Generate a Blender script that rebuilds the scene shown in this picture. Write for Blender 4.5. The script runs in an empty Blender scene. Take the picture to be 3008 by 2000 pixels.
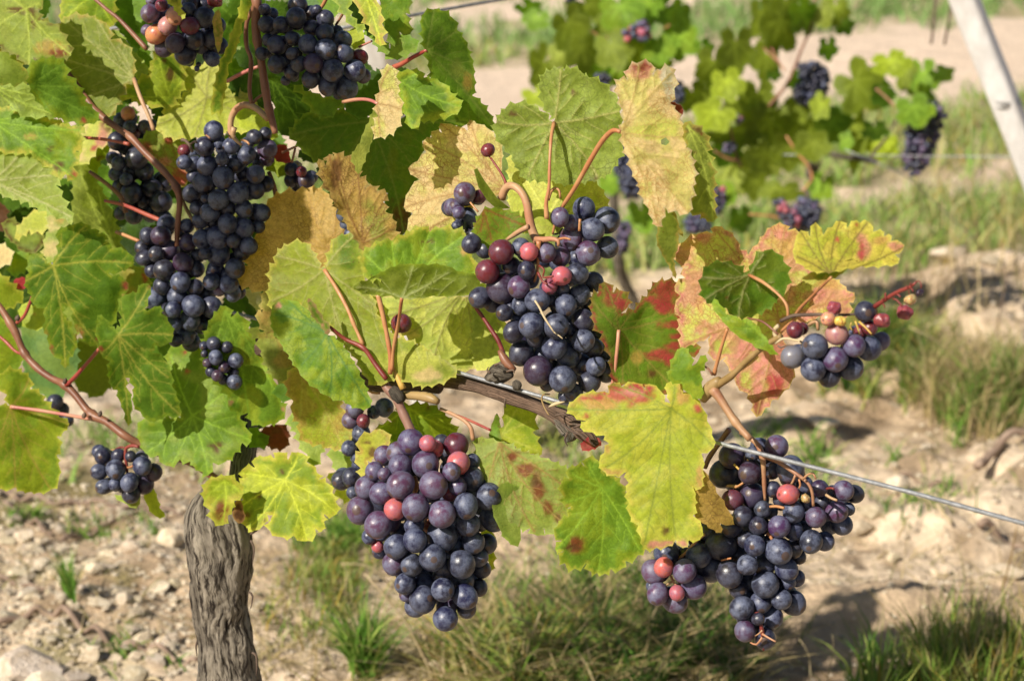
import bpy, math, random, re
import numpy as np
from mathutils import Vector, Matrix
from mathutils.geometry import delaunay_2d_cdt

random.seed(7)
RNG = np.random.default_rng(11)
S = bpy.context.scene
COL = S.collection

# ------------------------------------------------------------------ camera, sky, sun, exposure
CAM_H, PITCH = 0.80, math.radians(14.0)
PXW, SENSOR, FOCAL = 3008.0, 23.7, 45.0
K = SENSOR / FOCAL / PXW                      # metres per photo pixel at one metre
cam_d = bpy.data.cameras.new('camera')
cam_d.sensor_width = SENSOR
cam_d.lens = FOCAL
cam_d.clip_start = 0.05
cam_d.clip_end = 2000
cam_d.dof.use_dof = True
cam_d.dof.focus_distance = 1.13
cam_d.dof.aperture_fstop = 8.0
cam_d.dof.aperture_blades = 9
cam = bpy.data.objects.new('camera', cam_d)
COL.objects.link(cam)
cam.location = (0, 0, CAM_H)
cam.rotation_euler = (math.pi / 2 - PITCH, 0, 0)
S.camera = cam

SUN_EL, SUN_BACK, SUN_LEFT = math.radians(37), 0.60, 0.62
world = bpy.data.worlds.new('World')
S.world = world
world.use_nodes = True
wn = world.node_tree
sky = wn.nodes.new('ShaderNodeTexSky')
sky.sky_type = 'NISHITA'
sky.sun_disc = False
sky.sun_elevation = SUN_EL
sun_dir = Vector((-SUN_LEFT, -SUN_BACK, 0)).normalized() * math.cos(SUN_EL) + Vector((0, 0, math.sin(SUN_EL)))
sky.sun_rotation = math.atan2(sun_dir.x, sun_dir.y)
wn.links.new(sky.outputs[0], wn.nodes['Background'].inputs[0])
wn.nodes['Background'].inputs[1].default_value = 0.05
sun_d = bpy.data.lights.new('sun', 'SUN')
sun_d.energy = 5.0
sun_d.angle = math.radians(0.55)
sun_d.color = (1.0, 0.93, 0.82)
sun = bpy.data.objects.new('sun', sun_d)
COL.objects.link(sun)
sun.rotation_euler = sun_dir.to_track_quat('Z', 'Y').to_euler()
S.view_settings.view_transform = 'Standard'
S.view_settings.look = 'None'
S.view_settings.gamma = 1
S.view_settings.use_curve_mapping = False
S.view_settings.exposure = 0.70
S.cycles.max_bounces = 8
S.cycles.diffuse_bounces = 3
S.cycles.glossy_bounces = 2
S.cycles.transmission_bounces = 4
S.cycles.caustics_reflective = False
S.cycles.caustics_refractive = False

# ------------------------------------------------------------------ measuring helpers
CP, SP = math.cos(PITCH), math.sin(PITCH)
TILES = {'A1': (0, 0, 2.24), 'A2': (700, 0, 2.24), 'A3': (1400, 0, 2.24), 'A4': (2200, 0, 2.24),
         'B1': (0, 600, 2.24), 'B2': (700, 600, 2.24), 'B3': (1400, 600, 2.24), 'B4': (2200, 600, 2.24),
         'C1': (0, 1300, 2.24), 'C2': (700, 1300, 2.24), 'C3': (1400, 1300, 2.24), 'C4': (2200, 1300, 2.24),
         'G1': (1300, 520, 2.34), 'G2': (970, 1170, 2.2727), 'G3': (1870, 1270, 2.4116), 'G4': (380, 340, 2.2396),
         'G5': (740, 0, 5.058), 'G6': (380, 0, 7.372), 'G7': (2260, 800, 4.479), 'G8': (250, 1270, 7.128),
         'G9': (560, 960, 7.84), 'F': (0, 0, 1.0)}


def full(tile, x, y):
    ox, oy, s = TILES[tile]
    return ox + x / s, oy + y / s


def pts(tile, text):
    return [full(tile, *map(float, p.split(','))) for p in text.split()]


def at(px, py, d):
    """world point seen at a photo position, d metres along the optical axis"""
    x = (px - 1504) * K * d
    y = -(py - 1000) * K * d
    return Vector((x, d * CP + y * SP, CAM_H - d * SP + y * CP))


def at_np(px, py, d):
    x = (px - 1504) * K * d
    y = -(py - 1000) * K * d
    return np.stack([x, d * CP + y * SP, CAM_H - d * SP + y * CP], 1)


def row(px, py=1000.0):
    """depth of the near vine row"""
    return 1.39 - 0.000165 * px + 5e-5 * (py - 1000)


def ground_at(px, py):
    t = math.tan(PITCH)
    v = (py - 1000) * K
    d = CAM_H / (SP + v * CP)
    p = at(px, py, d)
    return Vector((p.x, p.y, 0.0)), d


# ------------------------------------------------------------------ noise
def _h(ix, iy, s):
    n = (ix.astype(np.int64) * 374761393 + iy.astype(np.int64) * 668265263 + int(s) * 974634777) & 0xFFFFFFFF
    n = ((n ^ (n >> 13)) * 1274126177) & 0xFFFFFFFF
    return ((n ^ (n >> 16)) & 0xFFFF) / 65535.0


def vn(x, y, s=0):
    x = np.asarray(x, float); y = np.asarray(y, float)
    ix, iy = np.floor(x), np.floor(y)
    fx, fy = x - ix, y - iy
    fx = fx * fx * (3 - 2 * fx); fy = fy * fy * (3 - 2 * fy)
    a = _h(ix, iy, s); b = _h(ix + 1, iy, s); c = _h(ix, iy + 1, s); d = _h(ix + 1, iy + 1, s)
    return (a + (b - a) * fx) * (1 - fy) + (c + (d - c) * fx) * fy


def fbm(x, y, s=0, o=4, g=0.5):
    t = 0; a = 1; n = 0
    for k in range(o):
        t = t + a * vn(x * 2 ** k, y * 2 ** k, s + k * 17); n += a; a *= g
    return t / n


def sst(a, b, x):
    t = np.clip((x - a) / (b - a), 0, 1)
    return t * t * (3 - 2 * t)


# ------------------------------------------------------------------ objects
def tag(o, label=None, cat=None, group=None, kind=None):
    if label: o['label'] = label
    if cat: o['category'] = cat
    if group: o['group'] = group
    if kind: o['kind'] = kind
    return o


def empty(name, loc):
    o = bpy.data.objects.new(name, None)
    o.empty_display_size = 0.05
    o.location = loc
    COL.objects.link(o)
    return o


def mesh_obj(name, verts, faces, mat, parent=None, smooth=True, attrs=None, uv=None):
    me = bpy.data.meshes.new(name)
    verts = np.asarray(verts, dtype=np.float64)
    if parent is not None:
        verts = verts - np.array(root_loc(parent))
    me.from_pydata(verts.tolist(), [], faces if isinstance(faces, list) else faces.tolist())
    if smooth:
        me.polygons.foreach_set('use_smooth', np.ones(len(me.polygons), dtype=bool))
    if attrs:
        for an, av in attrs.items():
            a = me.attributes.new(an, 'FLOAT_COLOR', 'POINT')
            a.data.foreach_set('color', np.ascontiguousarray(av, dtype=np.float32).ravel())
    if uv is not None:
        ul = me.uv_layers.new(name='UVMap')
        li = np.empty(len(me.loops), dtype=np.int32)
        me.loops.foreach_get('vertex_index', li)
        ul.data.foreach_set('uv', np.ascontiguousarray(uv[li], dtype=np.float32).ravel())
    if mat: me.materials.append(mat)
    me.update()
    o = bpy.data.objects.new(name, me)
    COL.objects.link(o)
    if parent is not None: o.parent = parent
    return o


def root_loc(p):
    v = Vector((0, 0, 0))
    while p is not None:
        v += p.location
        p = p.parent
    return v


# ------------------------------------------------------------------ materials
def new_mat(name):
    m = bpy.data.materials.new(name)
    m.use_nodes = True
    nt = m.node_tree
    return m, nt, nt.nodes, nt.links, nt.nodes['Principled BSDF'], nt.nodes['Material Output']


def nd(ns, t, **kw):
    n = ns.new(t)
    for k, v in kw.items(): setattr(n, k, v)
    return n


def mixc(ns, ls, fac, a, b, bt='MIX'):
    m = nd(ns, 'ShaderNodeMix', data_type='RGBA', blend_type=bt)
    for sock, v in ((m.inputs[0], fac), (m.inputs[6], a), (m.inputs[7], b)):
        if isinstance(v, (int, float)): sock.default_value = v
        elif isinstance(v, tuple): sock.default_value = (*v, 1) if len(v) == 3 else v
        else: ls.new(v, sock)
    return m.outputs[2]


def mth(ns, ls, op, a, b=None, c=None, clamp=False):
    m = nd(ns, 'ShaderNodeMath', operation=op, use_clamp=clamp)
    for i, v in enumerate((a, b, c)):
        if v is None: continue
        if isinstance(v, (int, float)): m.inputs[i].default_value = v
        else: ls.new(v, m.inputs[i])
    return m.outputs[0]


def ramp(ns, ls, f, a, b):
    m = nd(ns, 'ShaderNodeMapRange', interpolation_type='SMOOTHSTEP')
    ls.new(f, m.inputs[0]); m.inputs[1].default_value = a; m.inputs[2].default_value = b
    return m.outputs[0]


def noise_tex(ns, ls, vec, scale, detail=3, rough=0.55):
    n = nd(ns, 'ShaderNodeTexNoise')
    n.inputs['Scale'].default_value = scale; n.inputs['Detail'].default_value = detail
    n.inputs['Roughness'].default_value = rough
    if vec is not None: ls.new(vec, n.inputs['Vector'])
    return n.outputs[0]


def leaf_material():
    m, nt, ns, ls, bs, out = new_mat('vine_leaf')
    col = nd(ns, 'ShaderNodeAttribute', attribute_name='tint')
    net = nd(ns, 'ShaderNodeAttribute', attribute_name='net')
    uv = nd(ns, 'ShaderNodeUVMap')
    # network of the smallest veins
    warp = nd(ns, 'ShaderNodeTexNoise'); warp.inputs['Scale'].default_value = 260; warp.inputs['Detail'].default_value = 1
    ls.new(uv.outputs[0], warp.inputs['Vector'])
    wv = nd(ns, 'ShaderNodeVectorMath', operation='MULTIPLY_ADD')
    ls.new(warp.outputs[1], wv.inputs[0]); wv.inputs[1].default_value = (0.003, 0.003, 0); ls.new(uv.outputs[0], wv.inputs[2])
    v1 = nd(ns, 'ShaderNodeTexVoronoi', feature='DISTANCE_TO_EDGE'); v1.inputs['Scale'].default_value = 360
    v2 = nd(ns, 'ShaderNodeTexVoronoi', feature='DISTANCE_TO_EDGE'); v2.inputs['Scale'].default_value = 640
    ls.new(wv.outputs[0], v1.inputs['Vector']); ls.new(wv.outputs[0], v2.inputs['Vector'])
    l1 = mth(ns, ls, 'SUBTRACT', 1.0, ramp(ns, ls, v1.outputs[0], 0.0, 0.085))
    l2 = mth(ns, ls, 'MULTIPLY', mth(ns, ls, 'SUBTRACT', 1.0, ramp(ns, ls, v2.outputs[0], 0.01, 0.16)), 0.35)
    ln = mth(ns, ls, 'MAXIMUM', l1, l2)
    fac = mth(ns, ls, 'MULTIPLY', mth(ns, ls, 'MULTIPLY', ln, net.outputs['Alpha']), mth(ns, ls, 'ADD', 0.25, mth(ns, ls, 'MULTIPLY', 0.75, ramp(ns, ls, noise_tex(ns, ls, uv.outputs[0], 45, 2), 0.35, 0.65))))
    c = mixc(ns, ls, fac, col.outputs[0], net.outputs[0])
    # mottling and freckles
    n1 = noise_tex(ns, ls, uv.outputs[0], 330, 4, 0.7)
    c = mixc(ns, ls, 1.0, c, mixc(ns, ls, ramp(ns, ls, n1, 0.25, 0.75), (0.80, 0.82, 0.76), (1.17, 1.15, 1.15)), 'MULTIPLY')
    n2 = noise_tex(ns, ls, uv.outputs[0], 620, 2, 0.5)
    n3 = noise_tex(ns, ls, uv.outputs[0], 60, 2, 0.5)
    fr = mth(ns, ls, 'MULTIPLY', ramp(ns, ls, n2, 0.66, 0.74), ramp(ns, ls, n3, 0.45, 0.7))
    c = mixc(ns, ls, mth(ns, ls, 'MULTIPLY', fr, 0.75), c, (0.09, 0.035, 0.012))
    ls.new(c, bs.inputs['Base Color'])
    rr = nd(ns, 'ShaderNodeMapRange'); ls.new(n1, rr.inputs[0]); rr.inputs[3].default_value = 0.42; rr.inputs[4].default_value = 0.62
    ls.new(rr.outputs[0], bs.inputs['Roughness'])
    bs.inputs['Specular IOR Level'].default_value = 0.16
    bp = nd(ns, 'ShaderNodeBump'); bp.inputs['Strength'].default_value = 0.24; bp.inputs['Distance'].default_value = 0.0006
    hgt = mth(ns, ls, 'ADD', mth(ns, ls, 'MULTIPLY', l1, -1.0), mth(ns, ls, 'MULTIPLY', n1, 0.5))
    ls.new(hgt, bp.inputs['Height'])
    ls.new(bp.outputs[0], bs.inputs['Normal'])
    tr = nd(ns, 'ShaderNodeBsdfTranslucent')
    tc = mixc(ns, ls, 1.0, c, (1.65, 1.85, 0.4), 'MULTIPLY')
    ls.new(tc, tr.inputs['Color']); ls.new(bp.outputs[0], tr.inputs['Normal'])
    mx = nd(ns, 'ShaderNodeMixShader'); mx.inputs[0].default_value = 0.46
    ls.new(bs.outputs[0], mx.inputs[1]); ls.new(tr.outputs[0], mx.inputs[2])
    ls.new(mx.outputs[0], out.inputs[0])
    return m


def grape_material(name, sss):
    m, nt, ns, ls, bs, out = new_mat(name)
    oi = nd(ns, 'ShaderNodeObjectInfo')
    tcx = nd(ns, 'ShaderNodeTexCoord')
    off = nd(ns, 'ShaderNodeVectorMath', operation='MULTIPLY_ADD')
    ls.new(oi.outputs['Random'], off.inputs[0]); off.inputs[1].default_value = (37, 53, 71); ls.new(tcx.outputs['Object'], off.inputs[2])
    n1 = noise_tex(ns, ls, off.outputs[0], 1.3, 5, 0.62)
    n2 = noise_tex(ns, ls, off.outputs[0], 9.0, 4, 0.7)
    n3 = noise_tex(ns, ls, off.outputs[0], 26.0, 2, 0.5)
    patch = mth(ns, ls, 'MULTIPLY', ramp(ns, ls, n1, 0.36, 0.60), mth(ns, ls, 'ADD', mth(ns, ls, 'MULTIPLY', ramp(ns, ls, n2, 0.32, 0.62), 0.5), 0.5))
    bloom = mth(ns, ls, 'MULTIPLY', patch, oi.outputs['Alpha'], clamp=True)
    bc = mixc(ns, ls, 0.78, oi.outputs['Color'], (0.13, 0.15, 0.225))
    skin = oi.outputs['Color']
    if sss:
        skin = mixc(ns, ls, mth(ns, ls, 'MULTIPLY', ramp(ns, ls, n1, 0.5, 0.66), 0.75), skin, mixc(ns, ls, 1.0, skin, (0.80, 0.30, 0.55), 'MULTIPLY'))
    c = mixc(ns, ls, bloom, skin, bc)
    # specks of dust and rubbed dots
    dust = mth(ns, ls, 'MULTIPLY', ramp(ns, ls, n3, 0.665, 0.72), 0.5)
    c = mixc(ns, ls, dust, c, (0.33, 0.29, 0.22))
    dark = mth(ns, ls, 'MULTIPLY', ramp(ns, ls, n2, 0.66, 0.72), 0.6)
    c = mixc(ns, ls, dark, c, (0.02, 0.012, 0.012))
    # the scar of the flower at the far end
    sx = nd(ns, 'ShaderNodeSeparateXYZ'); ls.new(tcx.outputs['Object'], sx.inputs[0])
    tip = ramp(ns, ls, mth(ns, ls, 'ADD', sx.outputs[2], mth(ns, ls, 'MULTIPLY', n2, 0.02)), 0.975, 0.999)
    c = mixc(ns, ls, mth(ns, ls, 'MULTIPLY', tip, 0.8), c, (0.07, 0.04, 0.025))
    ls.new(c, bs.inputs['Base Color'])
    rr = nd(ns, 'ShaderNodeMapRange'); ls.new(bloom, rr.inputs[0]); rr.inputs[3].default_value = 0.30; rr.inputs[4].default_value = 0.60
    ls.new(rr.outputs[0], bs.inputs['Roughness'])
    bs.inputs['Specular IOR Level'].default_value = 0.42
    if sss:
        bs.inputs['Subsurface Weight'].default_value = 0.65
        bs.inputs['Subsurface Radius'].default_value = (1.0, 0.35, 0.2)
        bs.inputs['Subsurface Scale'].default_value = 0.006
    bp = nd(ns, 'ShaderNodeBump'); bp.inputs['Strength'].default_value = 0.12; bp.inputs['Distance'].default_value = 0.001
    ls.new(n2, bp.inputs['Height']); ls.new(bp.outputs[0], bs.inputs['Normal'])
    return m


def stem_material(name, c1, c2, c3=None, rough=0.5, streak=60, bump=0.25, tr=0.0):
    m, nt, ns, ls, bs, out = new_mat(name)
    uv = nd(ns, 'ShaderNodeUVMap')
    mp = nd(ns, 'ShaderNodeMapping'); mp.inputs['Scale'].default_value = (2.2, streak, 1)
    ls.new(uv.outputs[0], mp.inputs[0])
    n1 = noise_tex(ns, ls, mp.outputs[0], 2.0, 4, 0.6)
    tcx = nd(ns, 'ShaderNodeTexCoord')
    n2 = noise_tex(ns, ls, tcx.outputs['Object'], 55, 3, 0.6)
    c = mixc(ns, ls, ramp(ns, ls, n2, 0.3, 0.7), c1, c2)
    if c3: c = mixc(ns, ls, mth(ns, ls, 'MULTIPLY', ramp(ns, ls, n1, 0.55, 0.75), 0.7), c, c3)
    ls.new(c, bs.inputs['Base Color'])
    bs.inputs['Roughness'].default_value = rough
    bs.inputs['Specular IOR Level'].default_value = 0.35
    bp = nd(ns, 'ShaderNodeBump'); bp.inputs['Strength'].default_value = bump; bp.inputs['Distance'].default_value = 0.001
    ls.new(n1, bp.inputs['Height']); ls.new(bp.outputs[0], bs.inputs['Normal'])
    return m


def bark_material(name, c1, c2, c3):
    m, nt, ns, ls, bs, out = new_mat(name)
    uv = nd(ns, 'ShaderNodeUVMap')
    tcx = nd(ns, 'ShaderNodeTexCoord')
    wob = noise_tex(ns, ls, tcx.outputs['Object'], 40, 3)
    mp = nd(ns, 'ShaderNodeMapping'); mp.inputs['Scale'].default_value = (32, 34, 1); ls.new(uv.outputs[0], mp.inputs[0])
    vm = nd(ns, 'ShaderNodeVectorMath', operation='ADD'); ls.new(mp.outputs[0], vm.inputs[0])
    cb = nd(ns, 'ShaderNodeCombineXYZ'); ls.new(mth(ns, ls, 'MULTIPLY', wob, 3.5), cb.inputs[0]); ls.new(cb.outputs[0], vm.inputs[1])
    n1 = noise_tex(ns, ls, vm.outputs[0], 1.4, 6, 0.68)
    at_ = nd(ns, 'ShaderNodeAttribute', attribute_name='relief')
    n2 = noise_tex(ns, ls, tcx.outputs['Object'], 28, 4, 0.6)
    c = mixc(ns, ls, ramp(ns, ls, n1, 0.39, 0.55), c1, c2)
    c = mixc(ns, ls, ramp(ns, ls, at_.outputs[0], 0.1, 0.7), mixc(ns, ls, 0.55, c, c1), c)
    c = mixc(ns, ls, mth(ns, ls, 'MULTIPLY', ramp(ns, ls, n2, 0.60, 0.72), 0.6), c, c3)
    ls.new(c, bs.inputs['Base Color'])
    bs.inputs['Roughness'].default_value = 0.85
    bs.inputs['Specular IOR Level'].default_value = 0.2
    bp = nd(ns, 'ShaderNodeBump'); bp.inputs['Strength'].default_value = 1.0; bp.inputs['Distance'].default_value = 0.005
    ls.new(n1, bp.inputs['Height']); ls.new(bp.outputs[0], bs.inputs['Normal'])
    return m


def tint_material(name, rough=0.9, scale=60, bump=0.5, dist=0.004, trans=0.0, lo=0.7, hi=1.25):
    """base colour from the mesh's own tint, with mottling"""
    m, nt, ns, ls, bs, out = new_mat(name)
    col = nd(ns, 'ShaderNodeAttribute', attribute_name='tint')
    tcx = nd(ns, 'ShaderNodeTexCoord')
    n1 = noise_tex(ns, ls, tcx.outputs['Object'], scale, 6, 0.65)
    c = mixc(ns, ls, 1.0, col.outputs[0], mixc(ns, ls, ramp(ns, ls, n1, 0.25, 0.75), (lo, lo, lo), (hi, hi, hi)), 'MULTIPLY')
    ls.new(c, bs.inputs['Base Color'])
    bs.inputs['Roughness'].default_value = rough
    bs.inputs['Specular IOR Level'].default_value = 0.2
    if bump:
        bp = nd(ns, 'ShaderNodeBump'); bp.inputs['Strength'].default_value = bump; bp.inputs['Distance'].default_value = dist
        ls.new(n1, bp.inputs['Height']); ls.new(bp.outputs[0], bs.inputs['Normal'])
    if trans:
        tr = nd(ns, 'ShaderNodeBsdfTranslucent'); ls.new(c, tr.inputs['Color'])
        mx = nd(ns, 'ShaderNodeMixShader'); mx.inputs[0].default_value = trans
        ls.new(bs.outputs[0], mx.inputs[1]); ls.new(tr.outputs[0], mx.inputs[2]); ls.new(mx.outputs[0], out.inputs[0])
    return m


def stone_material():
    m, nt, ns, ls, bs, out = new_mat('limestone')
    oi = nd(ns, 'ShaderNodeObjectInfo')
    tcx = nd(ns, 'ShaderNodeTexCoord')
    n1 = noise_tex(ns, ls, tcx.outputs['Object'], 3.0, 6, 0.65)
    n2 = noise_tex(ns, ls, tcx.outputs['Object'], 11.0, 4, 0.6)
    c = mixc(ns, ls, ramp(ns, ls, n1, 0.3, 0.7), (0.44, 0.35, 0.23), (0.66, 0.58, 0.46))
    c = mixc(ns, ls, mth(ns, ls, 'MULTIPLY', ramp(ns, ls, n2, 0.58, 0.7), 0.5), c, (0.2, 0.15, 0.1))
    c = mixc(ns, ls, 1.0, c, oi.outputs['Color'], 'MULTIPLY')
    ls.new(c, bs.inputs['Base Color']); bs.inputs['Roughness'].default_value = 0.9
    bp = nd(ns, 'ShaderNodeBump'); bp.inputs['Strength'].default_value = 0.5; bp.inputs['Distance'].default_value = 0.05
    ls.new(n2, bp.inputs['Height']); ls.new(bp.outputs[0], bs.inputs['Normal'])
    return m


def paint_material(name, c1, c2, rough=0.6, metal=0.0, scale=30, stretch=(1, 1, 1)):
    m, nt, ns, ls, bs, out = new_mat(name)
    tcx = nd(ns, 'ShaderNodeTexCoord')
    mp = nd(ns, 'ShaderNodeMapping'); mp.inputs['Scale'].default_value = stretch; ls.new(tcx.outputs['Object'], mp.inputs[0])
    n1 = noise_tex(ns, ls, mp.outputs[0], scale, 6, 0.7)
    ls.new(mixc(ns, ls, ramp(ns, ls, n1, 0.35, 0.7), c1, c2), bs.inputs['Base Color'])
    bs.inputs['Roughness'].default_value = rough; bs.inputs['Metallic'].default_value = metal
    bp = nd(ns, 'ShaderNodeBump'); bp.inputs['Strength'].default_value = 0.3; bp.inputs['Distance'].default_value = 0.002
    ls.new(n1, bp.inputs['Height']); ls.new(bp.outputs[0], bs.inputs['Normal'])
    return m


M_LEAF = leaf_material()
M_GRAPE = grape_material('grape_skin', False)
M_CLEAR = grape_material('grape_skin_clear', True)
M = {
    'cane': stem_material('cane_bark', (0.13, 0.048, 0.026), (0.21, 0.095, 0.05), (0.07, 0.03, 0.02), 0.45, 40),
    'orange': stem_material('orange_petiole', (0.33, 0.125, 0.05), (0.40, 0.21, 0.09), (0.25, 0.06, 0.03), 0.45),
    'red': stem_material('red_petiole', (0.22, 0.03, 0.025), (0.32, 0.085, 0.05), (0.14, 0.03, 0.02), 0.4),
    'pink': stem_material('pink_petiole', (0.36, 0.10, 0.10), (0.40, 0.21, 0.12), (0.22, 0.05, 0.05), 0.4),
    'stalk': stem_material('bunch_stalk', (0.33, 0.15, 0.08), (0.37, 0.25, 0.13), (0.22, 0.07, 0.035), 0.5),
    'tanred': stem_material('reddish_tan_cane', (0.22, 0.085, 0.045), (0.33, 0.20, 0.10), (0.12, 0.035, 0.022), 0.5),
    'olive': stem_material('olive_cane', (0.19, 0.12, 0.04), (0.27, 0.18, 0.075), (0.10, 0.06, 0.03), 0.5),
    'dark': stem_material('dead_stalk', (0.055, 0.035, 0.026), (0.12, 0.08, 0.055), (0.03, 0.02, 0.015), 0.8),
    'dred': stem_material('dark_red_stalk', (0.12, 0.016, 0.014), (0.2, 0.04, 0.028), (0.06, 0.01, 0.01), 0.45),
    'purple': stem_material('purple_brown_cane', (0.15, 0.07, 0.055), (0.22, 0.12, 0.085), (0.09, 0.035, 0.03), 0.5),
    'yellow': stem_material('yellow_stalk', (0.42, 0.30, 0.06), (0.45, 0.24, 0.06), (0.3, 0.12, 0.04), 0.5),
    'straw': stem_material('straw', (0.38, 0.29, 0.16), (0.46, 0.37, 0.22), None, 0.8),
    'twig': stem_material('dry_twig', (0.17, 0.115, 0.08), (0.28, 0.20, 0.145), (0.09, 0.06, 0.04), 0.85),
}
M_BARK = bark_material('trunk_bark', (0.020, 0.014, 0.010), (0.275, 0.235, 0.18), (0.40, 0.39, 0.35))
M_CORD = bark_material('cordon_bark', (0.05, 0.032, 0.022), (0.24, 0.155, 0.105), (0.30, 0.25, 0.21))
M_WIRE = paint_material('galvanised_wire', (0.20, 0.205, 0.21), (0.34, 0.345, 0.35), 0.5, 0.55, 160)
M_POST = paint_material('white_painted_post', (0.66, 0.64, 0.62), (0.86, 0.85, 0.84), 0.65, 0, 40, (1, 1, 0.10))
M_STONE = stone_material()
M_SOIL = tint_material('soil', 0.95, 45, 0.9, 0.012)
M_GRASS = tint_material('grass', 0.55, 30, 0, 0, 0.35, 0.85, 1.1)

# ------------------------------------------------------------------ builders
def inside(poly, x, y):
    r = np.zeros(len(x), bool)
    n = len(poly)
    for i in range(n):
        x1, y1 = poly[i]; x2, y2 = poly[(i + 1) % n]
        if y1 == y2: continue
        c = ((y1 > y) != (y2 > y)) & (x < (x2 - x1) * (y - y1) / (y2 - y1) + x1)
        r ^= c
    return r


def seg_dist(x, y, segs, chunk=400):
    """distance to and index of the nearest of the segments (n,4)"""
    best = np.full(len(x), 1e9); arg = np.zeros(len(x), int)
    for k in range(0, len(segs), chunk):
        s = segs[k:k + chunk]
        ax, ay = s[:, 0], s[:, 1]; dx, dy = s[:, 2] - ax, s[:, 3] - ay
        l2 = dx * dx + dy * dy + 1e-9
        t = np.clip(((x[:, None] - ax) * dx + (y[:, None] - ay) * dy) / l2, 0, 1)
        d = np.hypot(x[:, None] - ax - t * dx, y[:, None] - ay - t * dy)
        j = d.argmin(1); v = d[np.arange(len(x)), j]
        m = v < best
        best[m] = v[m]; arg[m] = j[m] + k
    return best, arg


def serrate(poly, amp, per, rng):
    """saw teeth along the edges of an outline"""
    a = 0
    n = len(poly)
    for i in range(n):
        x1, y1 = poly[i]; x2, y2 = poly[(i + 1) % n]
        a += x1 * y2 - x2 * y1
    sgn = 1 if a > 0 else -1
    out = []
    for i in range(n):
        x1, y1 = poly[i]; x2, y2 = poly[(i + 1) % n]
        L = math.hypot(x2 - x1, y2 - y1)
        if L < 1: continue
        nx, ny = sgn * (y2 - y1) / L, -sgn * (x2 - x1) / L
        out.append((x1, y1))
        k = int(round(L / per))
        if k < 1:
            if L > 14: out.append(((x1 + x2) / 2 + nx * amp * rng.uniform(-.25, .25), (y1 + y2) / 2 + ny * amp * rng.uniform(-.25, .25)))
            continue
        cuts = np.cumsum(rng.uniform(.65, 1.35, k)); cuts = np.concatenate([[0], cuts / cuts[-1]])
        for j in range(k):
            t0, t1 = cuts[j], cuts[j + 1]
            h = amp * rng.uniform(.45, 1.25)
            for f, hh in ((.30, .22), (.52, .70), (.62, 1.15), (.72, .50), (.92, -.18)):
                t = t0 + (t1 - t0) * f
                bow = math.sin(math.pi * t) * amp * .5
                out.append((x1 + (x2 - x1) * t + nx * (h * hh + bow), y1 + (y2 - y1) * t + ny * (h * hh + bow)))
    return out


PAL = {
    'g': (.070, .125, .016), 'gg': (.105, .170, .022), 'yg': (.185, .215, .022), 'lyg': (.27, .285, .04), 'pg': (.21, .245, .075), 'py': (.36, .345, .115),
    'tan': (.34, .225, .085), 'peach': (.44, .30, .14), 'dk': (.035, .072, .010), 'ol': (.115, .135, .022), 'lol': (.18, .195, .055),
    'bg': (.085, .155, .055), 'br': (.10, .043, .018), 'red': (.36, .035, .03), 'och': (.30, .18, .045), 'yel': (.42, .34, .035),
    'org': (.42, .20, .05), 'pink': (.50, .15, .11), 'blk': (.03, .018, .01), 'wht': (.4, .38, .3), 'deep': (.028, .055, .009), 'grey': (.22, .24, .14), 'rbr': (.16, .03, .018),  # deep: leaf green darkened in place of shade inside the vine
}
for _k in ('g', 'gg', 'yg', 'lyg', 'ol', 'lol', 'pg', 'py', 'yel', 'grey'):
    PAL[_k] = tuple(c * m for c, m in zip(PAL[_k], (1.18, 1.28, .80)))
PAL.update(yel=(.46, .40, .065), tan=(.45, .30, .095), peach=(.56, .42, .21), och=(.37, .24, .06), pink=(.50, .19, .17), org=(.46, .27, .09), red=(.36, .038, .055), bg=(.11, .20, .06))
JUNCTION = {}
LEAVES = {}


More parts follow.
